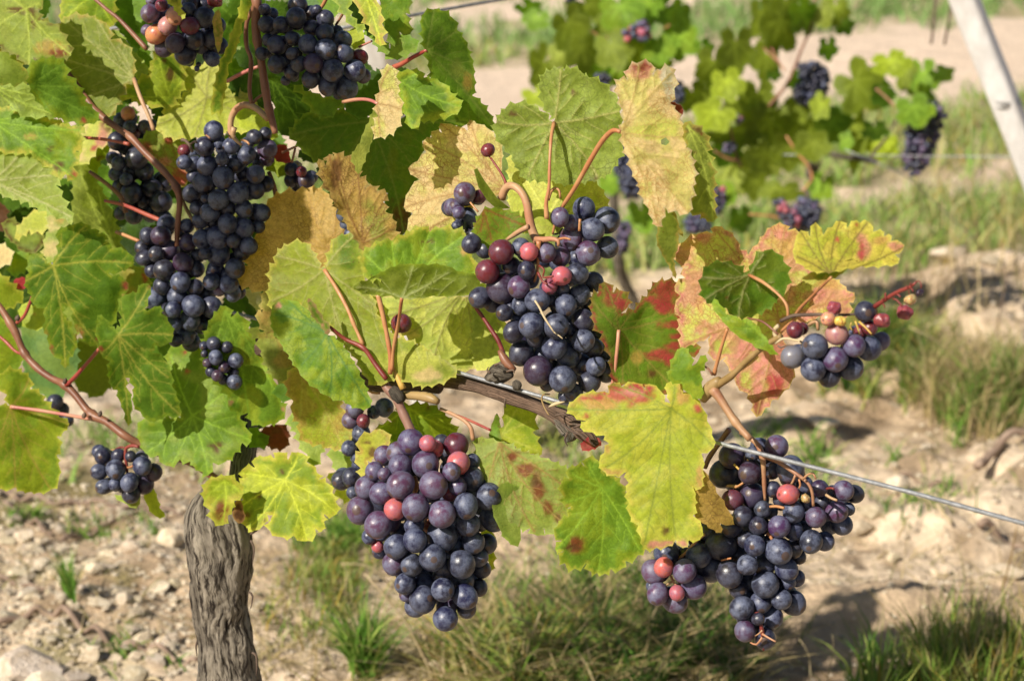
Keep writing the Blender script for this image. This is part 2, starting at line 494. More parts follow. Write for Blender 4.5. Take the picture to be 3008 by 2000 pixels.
def leaf(parent, key, tile, dz, col, text, c2=None, b=.6, e=None, ew=10, j=None, t=None, tilt=None, cv=None, net=None, side='u',
         sp=(), fold=(), teeth=(9, 31), holes=(), label=None, name='leaf', grid=9.0, depth=None, mat=None, bumps=1.0, vcol=None, minor=True, poly=None, wav=1.0):
    seed = sum(ord(ch) * (i + 3) for i, ch in enumerate(key))
    rng = np.random.default_rng(seed)
    P = poly if poly is not None else pts(tile, text)
    if teeth: P = serrate(P, teeth[0], teeth[1], rng)
    P = np.array(P)
    cx, cy = P[:, 0].mean(), P[:, 1].mean()
    x0, y0 = P.min(0); x1, y1 = P.max(0)
    size = max(x1 - x0, y1 - y0)
    jx, jy = full(tile, *j) if j else (cx, cy)
    # ---- veins
    main, sec = [], []
    if j and t:
        for tx_, ty_ in t:
            ex, ey = full(tile, tx_, ty_)
            L = math.hypot(ex - jx, ey - jy)
            if L < 15: continue
            bend = rng.uniform(-.06, .06) * L
            ux, uy = (ex - jx) / L, (ey - jy) / L
            n = max(3, int(L / 9))
            tt = np.linspace(0, 1, n)
            w = np.sin(tt * math.pi) * bend
            mx, my = jx + (ex - jx) * tt - uy * w, jy + (ey - jy) * tt + ux * w
            main.append(np.stack([mx, my], 1))
            if minor:
                s = rng.uniform(24, 36); sd = 1
                while s < L * .92:
                    k = int(s / L * (n - 1)); bx, by = mx[k], my[k]
                    ang = math.atan2(uy, ux) + sd * math.radians(rng.uniform(42, 56))
                    ln = (L - s) * rng.uniform(.38, .55) + 18
                    m_ = max(3, int(ln / 10)); q = np.linspace(0, 1, m_)
                    a2 = ang - sd * q * .35
                    sx = bx + np.cumsum(np.cos(a2)) * ln / m_; sy = by + np.cumsum(np.sin(a2)) * ln / m_
                    sec.append(np.stack([np.concatenate([[bx], sx]), np.concatenate([[by], sy])], 1))
                    sd = -sd; s += rng.uniform(19, 32)
    # ---- points
    gx, gy = np.meshgrid(np.arange(x0, x1, grid), np.arange(y0, y1, grid * .87))
    gx = gx + (np.arange(gx.shape[0])[:, None] % 2) * grid * .5
    gx, gy = gx.ravel() + rng.uniform(-.8, .8, gx.size), gy.ravel() + rng.uniform(-.8, .8, gx.size)
    G = np.stack([gx, gy], 1)
    bseg = np.concatenate([P, np.roll(P, -1, 0)], 1)
    keep = inside(P, G[:, 0], G[:, 1]); G = G[keep]
    if len(G): G = G[seg_dist(G[:, 0], G[:, 1], bseg)[0] > grid * .42]
    vsegs = []; vw = []; vp = []
    for lst, w, o in ((main, 1.0, 3.4), (sec, .50, 2.0)):
        for q in lst:
            d = np.diff(q, axis=0)
            L = np.hypot(d[:, 0], d[:, 1])[:, None] + 1e-9
            nrm = np.stack([-d[:, 1], d[:, 0]], 1) / L
            vsegs.append(np.concatenate([q[:-1], q[1:]], 1)); vw += [w] * len(d)
            vp += [q[:-1], q[:-1] + nrm * o, q[:-1] - nrm * o]
    if vsegs:
        vsegs = np.concatenate(vsegs); vw = np.array(vw); vp = np.concatenate(vp)
        vp = vp[inside(P, vp[:, 0], vp[:, 1])]
        if len(vp): vp = vp[seg_dist(vp[:, 0], vp[:, 1], bseg)[0] > 1.6]
        if len(G): G = G[seg_dist(G[:, 0], G[:, 1], vsegs)[0] > 4.2]
        G = np.concatenate([G, vp])
    H = [np.array(pts(tile, h)) for h in holes]
    V = [Vector(p) for p in P.tolist()]; E = [(i, (i + 1) % len(P)) for i in range(len(P))]
    for h in H:
        n0 = len(V); V += [Vector(p) for p in h.tolist()]; E += [(n0 + i, n0 + (i + 1) % len(h)) for i in range(len(h))]
    V += [Vector(p) for p in G.tolist()]
    ov, oe, of, _, _, _ = delaunay_2d_cdt(V, E, [], 1, .05, False)
    X = np.array([(v.x, v.y) for v in ov]); F = np.array([f for f in of if len(f) == 3], dtype=np.int64)
    if len(F) == 0: return None
    c = X[F].mean(1)
    ok = inside(P, c[:, 0], c[:, 1])
    for h in H: ok &= ~inside(h, c[:, 0], c[:, 1])
    F = F[ok]
    x, y = X[:, 0], X[:, 1]
    a2 = (x[F[:, 1]] - x[F[:, 0]]) * (y[F[:, 2]] - y[F[:, 0]]) - (x[F[:, 2]] - x[F[:, 0]]) * (y[F[:, 1]] - y[F[:, 0]])
    F[a2 > 0] = F[a2 > 0][:, ::-1]
    ed = seg_dist(x, y, bseg)[0]
    # ---- shape
    if tilt is None: tilt = (rng.uniform(-.35, .35), rng.uniform(-.25, .35))
    z = tilt[0] * (x - cx) + tilt[1] * (y - cy)
    r = np.hypot(x - jx, y - jy)
    if cv is None: cv = rng.uniform(-.16, .22)
    z = z + cv * r * r / size
    z = z + wav * (fbm(x / 105 + seed, y / 105, seed, 2) - .5) * 40 + wav * (vn(x / 30 + seed, y / 30, seed + 5) - .5) * 3.2 * bumps
    z = z + wav * (vn(x / 48, y / 48, seed + 9) - .5) * 15 * sst(40, 0, ed)
    for q in fold:
        ax, ay = full(tile, q[0], q[1]); bx, by = full(tile, q[2], q[3])
        L = math.hypot(bx - ax, by - ay)
        d = ((x - ax) * (by - ay) - (y - ay) * (bx - ax)) / L
        z = z + q[4] * (np.sqrt(d * d + 30) - 5.5)
    s_ = -1 if side == 'u' else 1
    vm = np.zeros(len(x))
    if len(vsegs):
        dm, ia = seg_dist(x, y, vsegs)
        wloc = vw[ia]
        vm = np.clip(1.5 - dm / (3.0 * wloc), 0, 1) * (.30 + .70 * wloc)
        z = z + s_ * 2.6 * bumps * (1 - np.exp(-(dm / 12) ** 2)) - (0 if side == 'u' else 2.0 * vm)
    # ---- colour
    base = np.array(PAL[col]); C = np.repeat(base[None], len(x), 0)
    C = C * (.86 + .3 * fbm(x / 90, y / 90, seed + 3, 2))[:, None]

    def blend(C, cc, w):
        return C + (np.array(PAL[cc] if isinstance(cc, str) else cc) - C) * np.clip(w, 0, 1)[:, None]
    if c2: C = blend(C, c2, b * sst(.44, .60, fbm(x / 46 + 9, y / 46, seed + 21, 3)))
    nz = fbm(x / 30, y / 30, seed + 40, 3)
    if e: C = blend(C, e, sst(1.0, .25, ed / (ew * (.15 + 1.7 * nz))))
    for q in sp:
        sx, sy = full(tile, q[0], q[1]); sr = q[2] / TILES[tile][2]
        ax_, ay_ = (q[4], q[5]) if len(q) > 4 else (1, 1)
        d = np.hypot((x - sx) / ax_, (y - sy) / ay_) / sr + (nz - .5) * 1.5
        C = blend(C, q[3], (.92 if q[3] in ('br', 'rbr', 'g', 'py') else .88) * sst(1.2, .55, d))
    C = blend(C, tuple(np.minimum(base * 1.5 + .02, .6)), .5 * sst(3.5, 0.5, ed))
    if vcol is None: vcol = tuple(np.minimum(base * 1.55 + np.array([.05, .05, .015]), .6))
    C = blend(C, vcol, .92 * vm)
    nt_ = net or (tuple(base * .62), .28)
    nc = PAL[nt_[0]] if isinstance(nt_[0], str) else nt_[0]
    N = np.repeat(np.array([[*nc, nt_[1]]]), len(x), 0)
    d0 = (row(cx, cy) if depth is None else depth) + dz * .01
    px = K * d0
    dep = d0 + z * px
    W = at_np(x, y, dep)
    used = np.unique(F); remap = -np.ones(len(x), int); remap[used] = np.arange(len(used))
    o = mesh_obj(name, W[used], remap[F], mat or M_LEAF, parent, True,
                 {'tint': np.concatenate([C, np.ones((len(x), 1))], 1)[used], 'net': N[used]}, (np.stack([x, -y], 1) * px)[used])
    if label: o['label'] = label
    if j:
        i = np.argmin(r); JUNCTION[key] = float(dep[i])
    else: JUNCTION[key] = float(d0)
    LEAVES[key] = o
    return o


def catmull(P, step):
    P = np.array(P, float)
    out = []
    Q = np.concatenate([[2 * P[0] - P[1]], P, [2 * P[-1] - P[-2]]])
    for i in range(len(P) - 1):
        p0, p1, p2, p3 = Q[i:i + 4]
        n = max(2, int(np.linalg.norm(p2[:2] - p1[:2]) / step))
        for t in np.arange(n) / n:
            out.append(.5 * ((2 * p1) + (-p0 + p2) * t + (2 * p0 - 5 * p1 + 4 * p2 - p3) * t * t + (-p0 + 3 * p1 - 3 * p2 + p3) * t ** 3))
    out.append(P[-1])
    return np.array(out)


def tube_geo(W, R, sides, relief=None, seed=0, caps=True):
    """W world points, R radii in metres; relief(theta, s) -> relative displacement"""
    n = len(W)
    T = np.gradient(W, axis=0); T /= np.linalg.norm(T, axis=1)[:, None] + 1e-12
    up = np.array([0.31, -0.83, 0.46])
    N = np.cross(T[0], up); N /= np.linalg.norm(N)
    Ns = [N]
    for i in range(1, n):
        N = N - T[i] * np.dot(N, T[i]); N /= np.linalg.norm(N) + 1e-12; Ns.append(N)
    Ns = np.array(Ns); B = np.cross(T, Ns)
    s = np.concatenate([[0], np.cumsum(np.linalg.norm(np.diff(W, axis=0), axis=1))])
    th = np.linspace(0, 2 * math.pi, sides, endpoint=False)
    TH, SS = np.meshgrid(th, s)
    rel = np.zeros_like(TH) if relief is None else relief(TH, SS)
    RR = R[:, None] * (1 + rel)
    V = W[:, None, :] + Ns[:, None, :] * (np.cos(TH) * RR)[..., None] + B[:, None, :] * (np.sin(TH) * RR)[..., None]
    V = V.reshape(-1, 3)
    i, k = np.meshgrid(np.arange(n - 1), np.arange(sides), indexing='ij')
    a = i * sides + k; b = i * sides + (k + 1) % sides
    F = np.stack([a, b, b + sides, a + sides], -1).reshape(-1, 4).tolist()
    if caps:
        F.append(list(range(sides))[::-1]); F.append([(n - 1) * sides + q for q in range(sides)])
    uv = np.stack([TH / (2 * math.pi), SS], -1).reshape(-1, 2)
    return V, F, uv, rel.reshape(-1)


def stem(parent, name, tile, text, r, mat, dz=0, d=None, j0=None, j1=None, sides=8, label=None, depth=None, nodes=(), step=9):
    """a cane, petiole or stalk along photo points; r in tile pixels (one or start,end or list)"""
    P = pts(tile, text)
    n = len(P)
    if name == 'petiole' and j0 in LEAVES: parent = LEAVES[j0]
    base = [(row(x, y) if depth is None else depth) + dz * .01 for x, y in P]
    if d: base = [q + float(v) * .01 for q, v in zip(base, d)]
    if j0 in JUNCTION:
        df = JUNCTION[j0] - base[0]
        base = [q + df * (1 - i / (n - 1)) ** 3 for i, q in enumerate(base)]
    if j1 in JUNCTION:
        df = JUNCTION[j1] - base[-1]
        base = [q + df * (i / (n - 1)) for i, q in enumerate(base)]
    if not isinstance(r, (tuple, list)): r = (r, r)
    rr = np.interp(np.linspace(0, 1, n), np.linspace(0, 1, len(r)), r) / TILES[tile][2] * .9
    Q = catmull([(x, y, q, k) for (x, y), q, k in zip(P, base, rr)], step)
    R = Q[:, 3] * K * Q[:, 2]
    sd = sum(ord(c) for c in text) % 97
    s = np.arange(len(Q))
    R = R * (1 + .22 * (vn(s / 3.0, s * 0 + sd, 3) - .5) + .16 * (vn(s / 11.0, s * 0 + sd, 5) - .5))
    for nx, ny, nr in nodes:
        fx, fy = full(tile, nx, ny)
        dd = np.hypot(Q[:, 0] - fx, Q[:, 1] - fy)
        R = R * (1 + nr * np.exp(-(dd / 11) ** 2))
    W = at_np(Q[:, 0], Q[:, 1], Q[:, 2])
    V, F, uv, _ = tube_geo(W, R, sides)
    o = mesh_obj(name, V, F, M[mat] if isinstance(mat, str) else mat, parent, True, None, uv)
    if label: o['label'] = label
    return o


def bark_tube(parent, name, W, R, mat, sides=64, seed=0, amp=.16, fibre=7.0, along=18.0):
    W = np.array(W); R = np.array(R)

    def rel(TH, SS):
        u = TH / (2 * math.pi)
        wob = (fbm(u * 5, SS * 16, seed, 3) - .5) * .55
        # wraps round the stem: blend two samples across the seam
        def f(uu):
            a = fbm(uu * fibre * 3 + wob * 3, SS * along, seed + 7, 4, .6)
            b_ = 1 - np.abs(2 * fbm(uu * fibre + wob * 2, SS * along * .45, seed + 13, 3) - 1) * 1.7
            c_ = fbm(uu * 4, SS * 14, seed + 23, 2) - .5
            d_ = fbm(uu * fibre * 2.2, SS * along * 3.5, seed + 31, 3, .6) - .5
            return (a - .5) * .8 + (b_ - .5) * .35 + c_ * 1.2 + d_ * .9
        w = sst(.0, .12, u)
        return amp * (f(u) * w + f(u + 1) * (1 - w))
    V, F, uv, rl = tube_geo(W, R, sides, rel, seed)
    rn = np.clip(rl / amp * .5 + .5, 0, 1)
    o = mesh_obj(name, V, F, mat, parent, True, {'relief': np.stack([rn, rn, rn, np.ones_like(rn)], 1)}, uv)
    return o


# ---- grapes
def sphere_mesh(name, nu, nv, mat, fn=None):
    v = [(0, 0, 1)]
    for i in range(1, nv):
        for k in range(nu):
            a, b = math.pi * i / nv, 2 * math.pi * k / nu
            v.append((math.sin(a) * math.cos(b), math.sin(a) * math.sin(b), math.cos(a)))
    v.append((0, 0, -1))
    f = []
    for k in range(nu):
        f.append((0, 1 + k, 1 + (k + 1) % nu))
        e = 1 + (nv - 2) * nu
        f.append((len(v) - 1, e + (k + 1) % nu, e + k))
        for i in range(nv - 2):
            a = 1 + i * nu
            f.append((a + k, a + nu + k, a + nu + (k + 1) % nu, a + (k + 1) % nu))
    v = np.array(v)
    if fn: v = fn(v)
    me = bpy.data.meshes.new(name)
    me.from_pydata(v.tolist(), [], f)
    me.polygons.foreach_set('use_smooth', np.ones(len(me.polygons), dtype=bool))
    me.materials.append(mat)
    return me


def lump(seed, amp, fr):
    def fn(v):
        n = (vn(v[:, 0] * fr + seed, v[:, 1] * fr + v[:, 2] * fr * .7, seed) - .5) + (vn(v[:, 2] * fr - seed, v[:, 0] * fr, seed + 4) - .5)
        return v * (1 + amp * n)[:, None]
    return fn


GRAPE_ME = {False: [sphere_mesh('grape', 26, 16, M_GRAPE, lump(s, .075, 1.0)) for s in (1, 2, 3)],
            True: [sphere_mesh('grape', 26, 16, M_CLEAR, lump(s, .075, 1.0)) for s in (4, 5)]}
SHRIV = sphere_mesh('grape', 26, 16, M_CLEAR, lump(8, .30, 1.9))
FAR_ME = sphere_mesh('grape', 14, 9, M_GRAPE, lump(6, .04, 1.1))
FAR_CLEAR = sphere_mesh('grape', 14, 9, M_CLEAR, lump(7, .04, 1.1))
# skin colour, bloom, translucent skin?, label
GT = {'b': ((.013, .014, .034), .88, 0, None), 'd': ((.011, .009, .018), .40, 0, None), 'p': ((.060, .022, .055), .92, 0, None),
      'u': ((.028, .010, .024), .40, 0, None), 'R': ((.10, .009, .015), .30, 1, 'dark red grape'), 'r': ((.36, .080, .085), .55, 1, 'pink half ripe grape'),
      'y': ((.42, .21, .14), .30, 1, 'yellowish unripe grape'), 'o': ((.42, .18, .08), .15, 1, 'orange unripe grape'),
      's': ((.20, .035, .04), .25, 2, 'shrivelled red grape'), 'k': ((.40, .30, .09), .05, 2, 'shrivelled yellow grape'), 'q': ((.03, .012, .02), .2, 2, 'shrivelled dark grape'),
      'g': ((.10, .09, .10), .9, 0, 'dusty grey grape')}
QUAT = lambda v: Vector(v).to_track_quat('Z', 'Y')


def grape(parent, loc, r, ty, out, far=False):
    c, bl, kind, lab = GT[ty]
    k = RNG.uniform(.75, 1.3)
    me = SHRIV if kind == 2 else ((FAR_CLEAR if kind else FAR_ME) if far else GRAPE_ME[bool(kind)][int(RNG.integers(0, 2 if kind else 3))])
    o = bpy.data.objects.new('grape', me)
    COL.objects.link(o)
    o.parent = parent
    o.location = Vector(loc) - root_loc(parent)
    o.scale = (r * RNG.uniform(.94, 1.03), r * RNG.uniform(.94, 1.03), r * RNG.uniform(.98, 1.09))
    o.rotation_mode = 'QUATERNION'
    o.rotation_quaternion = QUAT(out)
    o.color = (c[0] * k, c[1] * k, c[2] * RNG.uniform(.8, 1.25), min(1, bl * RNG.uniform(.7, 1.08)))
    if lab and not far: o['label'] = lab
    return o


def bunch(tile, text, label, dz=0, back=.9, group=None, deep=.8, kscale=1.045, name='grape_bunch'):
    """the grapes one sees, as x,y,r,type in tile pixels (front ones first); those behind are added from the bunch's own thickness"""
    ox, oy, s = TILES[tile]
    A = []
    for q in text.split():
        x, y, r, ty = q.split(',')
        A.append([ox + float(x) / s, oy + float(y) / s, float(r) / s * kscale, ty])
    xs = np.array([a[0] for a in A]); ys = np.array([a[1] for a in A]); rs = np.array([a[2] for a in A])
    cx, cy = xs.mean(), ys.mean()
    d0 = row(cx, cy) + dz * .01
    px = K * d0
    ap = empty(name, at(cx, ys.min(), d0))
    tag(ap, label, 'grape bunch', group or 'grape bunches on the near vine')
    win = max(30, (ys.max() - ys.min()) * .16)
    placed = []
    zs = []
    for x, y, r, ty in A:
        m = np.abs(ys - y) < win
        lo, hi = (xs[m] - rs[m]).min(), (xs[m] + rs[m]).max()
        w = max(r, (hi - lo) / 2 * .92); c = (lo + hi) / 2
        z0 = -deep * math.sqrt(max(0, w * w - (x - c) ** 2)) + r
        z = z0 + (6 if ty in 'du' else 0)
        for _ in range(30):
            hit = None
            for (X, Y, R, Z) in placed:
                lim = .90 * (r + R); dd = math.hypot(x - X, y - Y)
                if dd < lim:
                    need = math.sqrt(lim * lim - dd * dd)
                    if abs(z - Z) < need - .5: hit = max(hit or -1e9, Z + need)
            if hit is None: break
            z = max(z + 1, hit)
        placed.append((x, y, r, z)); zs.append((z, c, w))
    for (x, y, r, z), (x_, y_, r_, ty), (z_, c, w) in zip(placed, A, zs):
        out = Vector((x - c, 0, 0)) * (1 / max(w, 1)) + Vector((RNG.normal() * .5, -.75 + RNG.normal() * .5, -.45 + RNG.normal() * .5))
        loc = at(x, y, d0 + z * px)
        grape(ap, loc, r * px * (1 + z * px / d0), ty, out)
    # thickness: grapes at the back of the bunch
    for (x, y, r, z), (z_, c, w), a in zip(placed, zs, A):
        if RNG.random() > back: continue
        xb = c + (x - c) * .80 + RNG.normal() * 3; yb = cy + (y - cy) * .90
        zb = max(deep * math.sqrt(max(0, w * w - (xb - c) ** 2)) * .9, z + 1.7 * r)
        loc = at(xb, yb, d0 + zb * px)
        grape(ap, loc, r * .94 * px, 'd' if RNG.random() < .5 else 'b', (RNG.normal(), 1, RNG.normal()))
    return ap


def far_bunch(tile, ax, label, r, depth, mix, squeeze=.62, name='grape_bunch'):
    """a bunch on the far vines: axis x1,y1,w1 -> x2,y2,w2 in tile pixels"""
    x1, y1, w1, x2, y2, w2 = ax
    s = TILES[tile][2]
    (fx1, fy1), (fx2, fy2) = full(tile, x1, y1), full(tile, x2, y2)
    w1, w2, r = w1 / s, w2 / s, r / s
    px = K * depth
    w1 *= 1.12; w2 *= 1.12
    ap = empty(name, at(fx1, fy1, depth))
    tag(ap, label, 'grape bunch', 'grape bunches on the far vines')
    L = math.hypot(fx2 - fx1, fy2 - fy1) + 1e-6
    ux, uy = (fx2 - fx1) / L, (fy2 - fy1) / L
    got = []
    for _ in range(3000):
        t = RNG.random(); w = (w1 + (w2 - w1) * t) * math.sqrt(max(.12, 1 - (2 * t - 1) ** 6)) - r * .4
        a = RNG.uniform(0, 2 * math.pi)
        w *= RNG.random() ** .35; ox, oz = math.cos(a) * max(w, 2), math.sin(a) * max(w, 2) * .8
        p = (fx1 + ux * L * t - uy * ox, fy1 + uy * L * t + ux * ox, oz)
        if all((p[0] - q[0]) ** 2 + (p[1] - q[1]) ** 2 + (p[2] - q[2]) ** 2 > (1.55 * r) ** 2 for q in got): got.append(p)
        if len(got) > 150: break
    tys = list(mix)
    for p in got:
        grape(ap, at(p[0], p[1], depth + p[2] * px), r * px * RNG.uniform(.85, 1.12), tys[int(RNG.integers(0, len(tys)))], (RNG.normal(), -1, RNG.normal()), True)
    return ap


def lobed(cx, cy, w, h, ang, rng):
    """outline of a five lobed vine leaf, foreshortened to w by h"""
    n = 40
    out = []
    for i in range(n):
        a = 2 * math.pi * i / n
        lob = .68 + .32 * abs(math.cos(2.5 * a)) ** 0.8
        notch = 1 - .55 * math.exp(-((a - math.pi) / .22) ** 2)
        r = lob * notch * rng.uniform(.92, 1.08)
        x, y = math.sin(a) * r, math.cos(a) * r
        xx = x * math.cos(ang) - y * math.sin(ang); yy = x * math.sin(ang) + y * math.cos(ang)
        out.append((cx + xx * w / 2, cy + yy * h / 2))
    return out


def far_leaf(parent, i, tile, x, y, w, h, col, depth, ang=None, label=None):
    rng = np.random.default_rng(900 + i)
    s = TILES[tile][2]
    fx, fy = full(tile, x, y)
    if ang is None: ang = rng.uniform(-.9, .9)
    P = lobed(fx, fy, w / s * 1.32, h / s * 1.32, ang, rng)
    jx = x + math.sin(ang) * h * .12; jy = y - math.cos(ang) * h * .18
    tips = [(x + math.sin(-ang + q) * w * .46, y + math.cos(-ang + q) * h * .46) for q in (-2.2, -1.2, 0, 1.2, 2.2)]
    bright = {'lg': (-.6, -.5), 'yl': (-.5, -.4), 'g': (-.1, 0), 'ol': (.3, .2), 'dk': (.9, .5), 'pl': (-.3, -.2)}[col]
    cmap = {'lg': 'gg', 'yl': 'yg', 'g': 'ol', 'ol': 'ol', 'dk': 'g', 'pl': 'lol'}
    return leaf(parent, 'far%d' % i, tile, rng.uniform(-7, 7), cmap[col], '', c2='yg', b=.4, poly=P, depth=depth, grid=9, teeth=(5, 15), j=(jx, jy), t=tips, minor=False,
                tilt=(bright[0] + rng.uniform(-.3, .3), bright[1] + rng.uniform(-.3, .3)), cv=rng.uniform(-.6, .9), wav=.7, label=label)

# ------------------------------------------------------------------ ground
def to_px(X, Y, Z=0.0):
    dz_ = Z - CAM_H
    d = Y * CP - dz_ * SP
    v = Y * SP + dz_ * CP
    d = np.where(d < .05, .05, d)
    return 1504 + X / (K * d), 1000 - v / (K * d)


def bands(px, py, w=0):
    """how grassy the ground is, measured on the strips that run along the vine rows"""
    q = py - .09 * (2800 - px) + w
    g = sst(75, 45, q) * sst(-70, -40, q) + sst(-110, -140, q)
    g = np.maximum(g, sst(265, 310, q) * sst(500, 465, q))
    g = np.maximum(g, .9 * sst(545, 585, q) * sst(790, 720, q))
    return g


ys = np.concatenate([[-60, -20, -6, -1, .4, 1.0], np.arange(1.3, 4.2, .0115), 4.2 * 1.006 ** np.arange(0, 190), [14, 16, 19, 24, 32, 48, 80, 140, 260, 500]])
hx = np.concatenate([np.arange(0, 1.35, .0115), 1.35 * 1.03 ** np.arange(0, 36), [5, 7, 11, 18, 32, 60, 120, 260, 500]])
xs = np.concatenate([-hx[:0:-1], hx])
GX, GY = np.meshgrid(xs, ys)
gx, gy = GX.ravel(), GY.ravel()


def ground_z(x, y):
    clod = np.clip(fbm(x * 7 + 3, y * 7, 61, 4, .55) - .42, 0, 1) * 2.2
    rough = sst(4.8, 3.2, y)
    z = (fbm(x * 1.3, y * 1.3, 51, 2) - .5) * .05
    z = z + clod * .075 * (.25 + .75 * rough) * (.35 + .65 * sst(.1, .5, x))
    z = z + (1 - np.abs(2 * fbm(x * 26, y * 26, 71, 3) - 1)) * .013 * (.3 + .7 * rough) + (fbm(x * 70, y * 70, 81, 2) - .5) * .010 * rough
    return z - .02


gz = np.where((np.abs(gx) < 6) & (gy > .5) & (gy < 14), ground_z(gx, gy), -.01)
gpx, gpy = to_px(gx, gy)
gm = np.where(gy > 1.0, bands(gpx, gpy, (fbm(gx * 2.2, gy * 2.2, 5, 3) - .5) * 70), .4)
n1 = fbm(gx * 5, gy * 5, 31, 4); n2 = fbm(gx * 22, gy * 22, 33, 3)
soilA, soilB, soilC = np.array((.42, .31, .20)), np.array((.56, .44, .31)), np.array((.22, .15, .085))
C = soilA + (soilB - soilA) * sst(.35, .65, n1)[:, None]
C = C + (soilC - C) * (.75 * sst(.52, .70, n2))[:, None]
C = C + (np.array((.68, .53, .40)) - C) * (.8 * sst(4.4, 5.6, gy))[:, None]
C = C + (np.array((.28, .235, .11)) - C) * (.85 * gm * sst(.3, .6, n2 + .1))[:, None]
mossy = sst(.60, .72, fbm(gx * 9, gy * 9, 91, 3)) * sst(3.2, 2.2, gy) * sst(.2, -.2, gx)
C = C + (np.array((.12, .12, .02)) - C) * (.6 * mossy)[:, None]
nr_, nc_ = GX.shape
i_, k_ = np.meshgrid(np.arange(nr_ - 1), np.arange(nc_ - 1), indexing='ij')
a_ = i_ * nc_ + k_
GF = np.stack([a_, a_ + 1, a_ + nc_ + 1, a_ + nc_], -1).reshape(-1, 4)
ground = mesh_obj('ground', np.stack([gx, gy, gz], 1), GF, M_SOIL, None, True, {'tint': np.concatenate([C, np.ones((len(C), 1))], 1)})
tag(ground, 'stony sandy vineyard soil with strips of grass', None, None, 'structure')


def gpos(px, py):
    p, d = ground_at(px, py)
    z = float(ground_z(np.array([p.x]), np.array([p.y]))[0])
    return Vector((p.x, p.y, z)), d


# ------------------------------------------------------------------ stones
def ico():
    t = (1 + 5 ** .5) / 2
    v = [(-1, t, 0), (1, t, 0), (-1, -t, 0), (1, -t, 0), (0, -1, t), (0, 1, t), (0, -1, -t), (0, 1, -t), (t, 0, -1), (t, 0, 1), (-t, 0, -1), (-t, 0, 1)]
    f = [(0, 11, 5), (0, 5, 1), (0, 1, 7), (0, 7, 10), (0, 10, 11), (1, 5, 9), (5, 11, 4), (11, 10, 2), (10, 7, 6), (7, 1, 8), (3, 9, 4), (3, 4, 2), (3, 2, 6),
         (3, 6, 8), (3, 8, 9), (4, 9, 5), (2, 4, 11), (6, 2, 10), (8, 6, 7), (9, 8, 1)]
    return v, f


def subdiv(v, f):
    v = [Vector(q).normalized() for q in v]; c = {}; g = []

    def mid(a, b):
        k = (min(a, b), max(a, b))
        if k not in c: v.append(((v[a] + v[b]) / 2).normalized()); c[k] = len(v) - 1
        return c[k]
    for a, b, d in f:
        x, y, z = mid(a, b), mid(b, d), mid(d, a)
        g += [(a, x, z), (b, y, x), (d, z, y), (x, y, z)]
    return [tuple(q) for q in v], g


iv, if_ = subdiv(*ico())
iv2, if2 = subdiv(iv, if_)


def stone_mesh(seed, fine=False):
    v = np.array(iv2 if fine else iv); f = if2 if fine else if_
    rng = np.random.default_rng(seed)
    # cut the ball by a few random planes so that it breaks into facets
    for _ in range(13):
        n = rng.normal(size=3); n /= np.linalg.norm(n); d = rng.uniform(.40, .80)
        h = v @ n - d
        v = v - np.clip(h, 0, None)[:, None] * n
    v = v * (1 + .10 * (vn(v[:, 0] * 2.3 + seed, v[:, 1] * 2.3 + v[:, 2] * 1.7, seed)[:, None] - .5))
    me = bpy.data.meshes.new('stone')
    me.from_pydata(v.tolist(), [], f)
    me.materials.append(M_STONE)
    me.polygons.foreach_set('use_smooth', np.ones(len(me.polygons), dtype=bool))
    try: me.set_sharp_from_angle(angle=math.radians(22))
    except Exception: pass
    return me


ST = [stone_mesh(s) for s in range(9)]
ST2 = [stone_mesh(s + 20, True) for s in range(6)]


def stone(px, py, w, h, label, group=None, fine=False, tone=None, rot=None, name='stone'):
    p, d = gpos(px, py + h * .3)
    o = bpy.data.objects.new(name, (ST2 if fine else ST)[int(RNG.integers(0, 6))])
    COL.objects.link(o)
    u = K * d
    o.scale = (w * u * .64, w * u * RNG.uniform(.45, .65), max(h, .45 * w) * u * RNG.uniform(.56, .70))
    o.location = p + Vector((0, 0, o.scale.z * .32))
    o.rotation_euler = (RNG.uniform(-.3, .3), RNG.uniform(-.3, .3), RNG.uniform(-.5, .5) if rot is None else rot)
    t = tone or RNG.uniform(.78, 1.2)
    o.color = (t, t * RNG.uniform(.95, 1.0), t * RNG.uniform(.86, 1.0), 1)
    return tag(o, label, 'stone', group)


